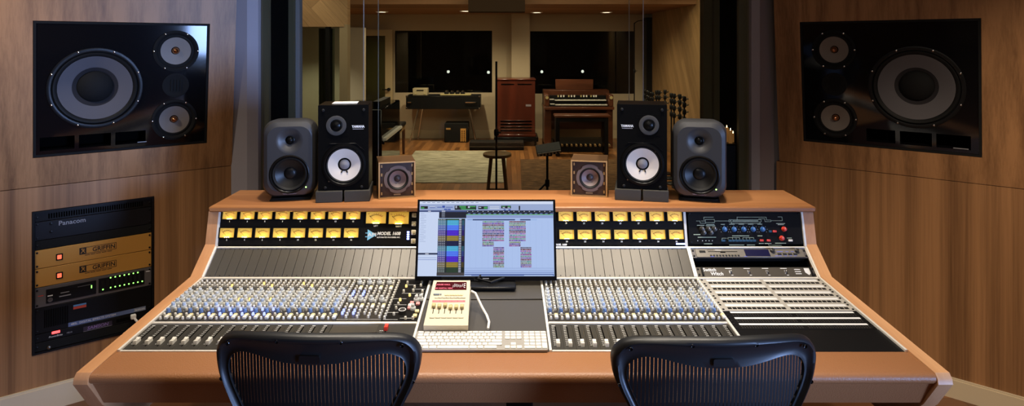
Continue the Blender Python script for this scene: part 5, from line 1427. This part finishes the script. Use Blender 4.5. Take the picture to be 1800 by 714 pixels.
# organ bench
ben = thing('organ_bench', 'dark wooden organ bench with a solid seat standing before the organ', 'bench', (1.17, 9.75, 0))
YBn = 9.55; SB = YBn/1100; XB_ = lambda x: (x-890)*SB; zt = H-(203-78)*SB
b = MB(); b.box(XB_(975), XB_(1074), YBn, YBn+.30, zt-.035, zt, ORGANW, .008); b.build('seat', ben)
for x0, x1 in ((977, 984), (1063, 1070)):
    b = MB(); b.box(XB_(x0), XB_(x1), YBn+.02, YBn+.28, .013, zt-.036, BLKSATIN, .005); b.build('side_panel', ben)
b = MB(); b.box(XB_(984)+.001, XB_(1063)-.001, YBn+.13, YBn+.16, .05, .13, BLKSATIN, .004); b.build('stretcher', ben)
b = MB(); b.box(XB_(984)+.001, XB_(1063)-.001, YBn+.03, YBn+.05, zt-.10, zt-.037, BLKSATIN); b.build('apron', ben)
# stool
YS = 6.3
sc_ = px(874, 269, YS); st = thing('round_stool', 'round wooden stool with splayed legs on the open floor beyond the glass', 'stool', (sc_.x, YS, 0))
b = MB(T(sc_.x, YS, sc_.z)); b.lathe([(.135, -.034), (.143, -.028), (.143, -.006), (.136, 0), (.11, -.003), (.001, -.005)], STOOLW, 36); b.build('seat', st)
for k in range(4):
    a = PI/4+k*PI/2; c, s = math.cos(a), math.sin(a)
    b = MB(); b.cyl((sc_.x+.085*c, YS+.085*s, sc_.z-.0345), (sc_.x+.165*c, YS+.165*s, .002), .019, STOOLW, .015); b.build('leg', st)
for z, r in ((.24, .133),):
    for k in range(4):
        a0, a1 = PI/4+k*PI/2, PI/4+(k+1)*PI/2
        b = MB(); b.cyl((sc_.x+r*math.cos(a0), YS+r*math.sin(a0), z), (sc_.x+r*math.cos(a1), YS+r*math.sin(a1), z), .010, STOOLW); b.build('rung', st)
# stands
def mic_stand(label, x, y, z1, boom=None, group=None, clutches=(.55,), kind='microphone_stand', br=.125):
    root = thing(kind, label, 'microphone stand', (x, y, 0), group=group)
    b = MB(); b.cyl((x, y, .020), (x, y, z1), .0095, BLKSATIN, n=12); b.build('pole', root)
    b = MB(T(x, y, .0)); b.lathe([(br, .001), (br, .014), (br*.88, .020), (.03, .024), (.02, .03)], BLKSATIN, 28); b.build('base', root)
    for z in clutches:
        b = MB(T(x, y, z)); b.lathe([(.019, -.028), (.022, -.02), (.022, .02), (.016, .03)], BLKSATIN, 14); b.cyl((.02, -.012, 0), (.036, -.03, .004), .009, STEEL, n=10); b.build('clutch', root)
    if boom:
        b = MB(); b.tube(boom, .008, BLKSATIN, 10); b.build('boom', root)
    return root
p = px(872.5, 140, 5.6)
mic_stand('slim black microphone stand with a thick clutch rising beside the round stool', p.x, 5.6, px(0, 108, 5.6).z, clutches=(px(0, 233, 5.6).z,), boom=None)
p = px(1115, 60, 10.6)
mic_stand('tall thin boom stand in the corner beside the organ end window', p.x, 10.6, px(0, 40, 10.6).z, clutches=(px(0, 125, 10.6).z,), boom=[(p.x, 10.6, px(0, 40, 10.6).z-.01), (p.x+.05, 10.55, px(0, 37, 10.6).z), (p.x+.14, 10.45, px(0, 36, 10.6).z)])
for i, (x, y, Y) in enumerate(((1134, 158, 9.6), (1140, 161, 9.3), (1147, 163, 9.0), (1154, 160, 8.8), (1158.5, 160, 8.5), (1169, 159, 8.3), (1180, 165, 8.0), (1185, 166, 7.7), (1195, 167, 7.5), (1203, 171, 7.2))):
    p = px(x, y, Y)
    mic_stand('black microphone stand with knurled clutches in the row along the timber wall', p.x, Y, p.z, group='microphone stands along the timber wall', clutches=tuple(p.z-d for d in (.02, .09, .17, .26)), br=.095)
# small mixer on a stand
YM = 6.3
p0, p1 = px(941, 272, YM), px(987, 252, YM); xm_ = px(962, 0, YM).x
mx = thing('headphone_mixer', 'small angled cue mixer on a thin black stand beyond the glass', 'mixer', (xm_, YM, 0))
Mm = T((p0.x+p1.x)/2, YM, (p0.z+p1.z)/2) @ RY(-.16) @ RX(.5)
b = MB(Mm); b.box(-.125, .125, -.07, .07, -.022, .022, BLKSATIN, .006); b.build('case', mx)
b = MB(Mm); b.box(-.118, .118, -.0735, -.0705, -.018, .018, PATCHGREY); fp = b.build('front_panel', mx)
for k in range(6):
    b = MB(Mm); b.cyl((-.085+k*.034, -.074, .0), (-.085+k*.034, -.086, .0), .008, BLK, n=12); b.build('knob', fp)
b = MB(); b.box(xm_-.05, xm_+.05, YM-.03, YM+.05, p0.z-.012, p0.z+.012, BLKSATIN, .008); b.build('holder', mx)
b = MB(); b.cyl((xm_, YM, .10), (xm_, YM, p0.z-.0125), .012, BLKSATIN); b.build('pole', mx)
zk_ = px(0, 322, YM).z
b = MB(T(xm_, YM, zk_)); b.lathe([(.020, -.035), (.023, -.03), (.023, .03), (.017, .038)], BLKSATIN, 16); b.build('clutch', mx)
b = MB(); b.cyl((xm_-.02, YM, zk_-.01), (xm_-.10, YM-.02, zk_-.085), .010, BLKSATIN); b.build('clutch_handle', mx)
for k in range(3):
    a = .4+k*2*PI/3; b = MB(); b.cyl((xm_+.0*math.cos(a), YM, .22), (xm_+.26*math.cos(a), YM+.26*math.sin(a), .016), .010, BLKSATIN); b.build('leg', mx)
# upright piano and bench by the booth
YP = 7.6
px1 = px(671, 0, YP).x
pia = thing('upright_piano', 'black upright piano with open keys partly hidden by the speakers', 'piano', (px1-.35, YP+.6, 0))
zt = px(0, 192, YP).z
b = MB(); b.box(px1-.62, px1, YP, YP+1.30, .02, zt, BLKGLOSS, .012); b.build('case', pia)
zk2 = px(0, 246, YP).z
b = MB(); b.box(px1+.001, px1+.030, YP+.02, YP+1.28, zk2-.06, zk2-.02, BLKGLOSS, .006); kbd2 = b.build('key_bed', pia)
b = MB()
for k in range(50): b.box(px1+.001, px1+.045, YP+.06+k*.0234, YP+.082+k*.0234, zk2-.019, zk2+.012, WHITEP)
b.build('piano_key', kbd2)
b = MB()
for a_, c_, d_, e_ in ((px1-.15, px1-.06, zt+.06, zt+.075), (px1-.07, px1-.06, zt+.001, zt+.06), (px1-.15, px1-.14, zt+.001, zt+.06)): b.box(a_, c_, YP+.2, YP+.9, d_, e_, BLKSATIN)
b.build('music_rack', pia)
b = MB(); b.box(px1-.60, px1-.02, YP+.02, YP+1.28, .0005, .0195, BLKMATT); b.build('plinth', pia)
YN = 9.3
pb_ = thing('piano_bench', 'black piano bench on square legs next to the upright piano', 'bench', (px(688, 0, YN).x, YN+.2, 0))
x0, x1 = px(668, 0, YN).x, px(703.5, 0, YN).x; zt = px(0, 221, YN).z
b = MB(); b.box(x0, x1, YN, YN+.55, zt-.06, zt, BLKSATIN, .012); b.build('seat', pb_)
b = MB(); b.box(x0+.03, x1-.012, YN+.02, YN+.53, zt-.12, zt-.0605, STOOLW, .004); b.build('apron', pb_)
for x in (x0+.04, x1-.035):
    for y in (YN+.035, YN+.515):
        b = MB(); b.cyl((x, y, .002), (x, y, zt-.1205), .020, ORGANW, .026, n=8); b.build('leg', pb_)
# candle group on a black pedestal inside the window reveal
YC = 3.575
cz = px(0, 251, YC).z
b = MB(); b.box(1.238, 1.300, YC-.042, YC+.042, .7605, cz-.004, BLKSATIN, .006)
ped_ = thing('pedestal', 'black pedestal in the window reveal carrying lit candles', 'pedestal', (1.24, YC, .76)); b.build('column', ped_)
b = MB(); b.box(1.236, 1.302, YC-.044, YC+.044, cz-.0035, cz, BLKSATIN, .001); b.build('top', ped_)
for i, (x, y, h, w_) in enumerate(((1277.5, 224, .11, 'tallest lit candle on the black pedestal'), (1284, 229, .10, 'middle lit candle on the black pedestal'), (1288.5, 234, .07, 'shortest lit candle on the black pedestal'))):
    p = px(x, y, YC+(.026, -.02, .022)[i]); q = thing('pillar_candle', w_, 'candle', (p.x, p.y, cz), group='lit candles on the pedestal')
    b = MB(T(p.x, p.y, cz)); b.lathe([(.0105, .0005), (.0105, p.z-cz-.004), (.009, p.z-cz-.001), (.004, p.z-cz-.005)], WAX, 20); b.build('wax', q)
    b = MB(T(p.x, p.y, p.z)); b.lathe([(.0006, -.003), (.0024, .003), (.0020, .007), (.0004, .013)], FLAME, 10); b.build('flame', q)
# bulbs added behind the dark booth windows, standing in for reflected points of light
for i, (x, y, w_) in enumerate(((788, 126, 'added globe bulb behind the dark window, first from the glazed door'), (858.5, 127, 'added globe bulb behind the dark window, second from the glazed door'), (952.5, 126, 'added globe bulb behind the dark window, third from the glazed door'), (1024, 125.5, 'added globe bulb behind the dark window, fourth from the glazed door'))):
    p = px(x, y, 12.0); q = thing('added_bulb', w_, 'lamp', (p.x, p.y, 2.3), group='added globe bulbs behind the dark windows')
    b = MB(T(p.x, p.y, p.z)); b.lathe([(.0005, -.030), (.018, -.025), (.028, -.006), (.024, .014), (.012, .026)], BULB, 18); b.build('bulb', q)
    b = MB(T(p.x, p.y, p.z)); b.lathe([(.013, .026), (.014, .06), (.005, .065)], BLKSATIN, 14); b.build('socket', q)
    b = MB(); b.cyl((p.x, p.y, p.z+.065), (p.x, p.y, 2.299), .003, BLKSATIN, n=6); b.build('cord', q)
for i, (x, y, w_) in enumerate(((671.5, 20.5, 'recessed ceiling downlight, first of the row from the glazed door'), (818.5, 19, 'recessed ceiling downlight, second of the row from the glazed door'), (943.5, 21.5, 'recessed ceiling downlight, third of the row from the glazed door'), (1066, 21.3, 'recessed ceiling downlight, fourth of the row from the glazed door'))):
    Yd = .55*1100/(78-y)*1.0; xd = (x-890)/1100*Yd
    q = thing('recessed_downlight', w_, 'downlight', (xd, Yd, 2.27), group='downlights in the low live-room ceiling')
    b = MB(T(xd, Yd, 2.2695)); b.lathe([(.105, 0), (.105, -.006), (.088, -.010), (.082, -.004)], SILVER, 28, cap0=False, cap1=False); b.build('trim_ring', q)
    b = MB(T(xd, Yd, 2.2690)); b.lathe([(.084, 0), (.084, -.004)], DOWNL, 24); b.build('lamp', q)
# ------------------------------------------------------------------ light and camera
def spot(name, loc, to, power, col, ang=70, blend=.6, r=.04):
    l = bpy.data.lights.new(name, 'SPOT'); l.energy = power; l.color = col; l.spot_size = math.radians(ang); l.spot_blend = blend; l.shadow_soft_size = r
    o = bpy.data.objects.new(name, l); COL.objects.link(o); o.location = loc
    o.rotation_euler = (Vector(to)-Vector(loc)).to_track_quat('-Z', 'Y').to_euler(); return o
def area(name, loc, to, power, col, sx, sy):
    l = bpy.data.lights.new(name, 'AREA'); l.energy = power; l.color = col; l.shape = 'RECTANGLE'; l.size = sx; l.size_y = sy
    o = bpy.data.objects.new(name, l); COL.objects.link(o); o.location = loc
    o.rotation_euler = (Vector(to)-Vector(loc)).to_track_quat('-Z', 'Y').to_euler(); return o
WARM = (1, .89, .74)
for i, x in enumerate((-.82, -.28, .34, .86)):
    spot('console_downlight_and_fill', (x, 2.42, 2.70), (x*1.02, 2.30, .8), 82, WARM, 84, .7, .035)
spot('console_downlight_and_fill', (.0, 1.55, 2.70), (.0, 1.70, .7), 50, WARM, 95, .8, .05)  # added fill spot, brightens the armrest and apron
spot('wall_fill_spot', (-2.24, 1.75, 2.70), (-2.44, 2.60, .8), 66, WARM, 95, .8, .05)  # added fill spot that brightens the left veneer wall
spot('wall_fill_spot', (1.75, .9, 2.70), (2.55, 2.80, .42), 185, (1, .82, .62), 60, 1.0, .05)  # added fill spot, aimed low to brighten the lower right wall
area('room_ceiling_fill', (0, .6, 2.72), (0, .9, 0), 24, (1, .86, .70), 2.6, 1.2)  # added soft ambient fill under the ceiling, no fixture
area('daylight_window', (3.30, -.35, 1.15), (-1.7, 3.2, 1.5), 50, (.34, .52, 1), 1.35, 1.9).data.spread = math.radians(54)
# live room
for x, y, p in ((-.75, 10.1, 140), (.55, 10.0, 80), (1.6, 9.6, 55), (-1.9, 9.9, 60)): spot('live_downlight', (x, y, 2.24), (x, y+.05, 0), p*1.0, (1, .80, .55), 150, 1.0, .04)
spot('live_wall_washer', (1.9, 8.9, 2.80), (2.6, 9.4, .9), 190, (1, .84, .60), 75, .8, .05)
spot('live_wall_washer', (1.9, 7.0, 2.80), (2.6, 8.2, 1.2), 190, (1, .84, .60), 75, .8, .05)
spot('live_floor_light', (-.4, 8.4, 2.80), (-.6, 8.7, 0), 620, (1, .84, .60), 70, .8, .05)
spot('live_booth_light', (-2.7, 7.2, 2.80), (-2.8, 8.0, 2.0), 22, (1, .80, .55), 90, .8, .05)
spot('booth_fill', (-2.75, 8.6, 1.9), (-2.8, 8.7, 0), 50, (1, .95, .80), 120, .8, .05)  # added fill inside the booth so the curtain shows
area('live_fill_ceiling', (0, 7.5, 2.80), (0, 8.6, .6), 60, (1, .84, .62), 3.5, 3)
w = bpy.data.worlds.new('world'); SC.world = w; w.use_nodes = True
w.node_tree.nodes['Background'].inputs['Color'].default_value = (.02, .025, .04, 1)
w.node_tree.nodes['Background'].inputs['Strength'].default_value = .3
cam = bpy.data.cameras.new('camera'); co = bpy.data.objects.new('camera', cam); COL.objects.link(co)
co.location = (0, 0, H); co.rotation_euler = (PI/2, 0, 0)
cam.sensor_width = 36; cam.sensor_fit = 'HORIZONTAL'; cam.lens = 1100/1800*36
cam.shift_x = (900-890)/1800; cam.shift_y = -(357-78)/1800
cam.clip_start = .05; cam.clip_end = 60
SC.camera = co
bpy.data.objects.remove(FRO)
SC.view_settings.view_transform = 'Standard'; SC.view_settings.look = 'None'
SC.view_settings.exposure = 0; SC.view_settings.gamma = 1; SC.view_settings.use_curve_mapping = False
SC.cycles.use_denoising = True; SC.cycles.max_bounces = 6; SC.cycles.sample_clamp_indirect = 4
SC.cycles.transparent_max_bounces = 12
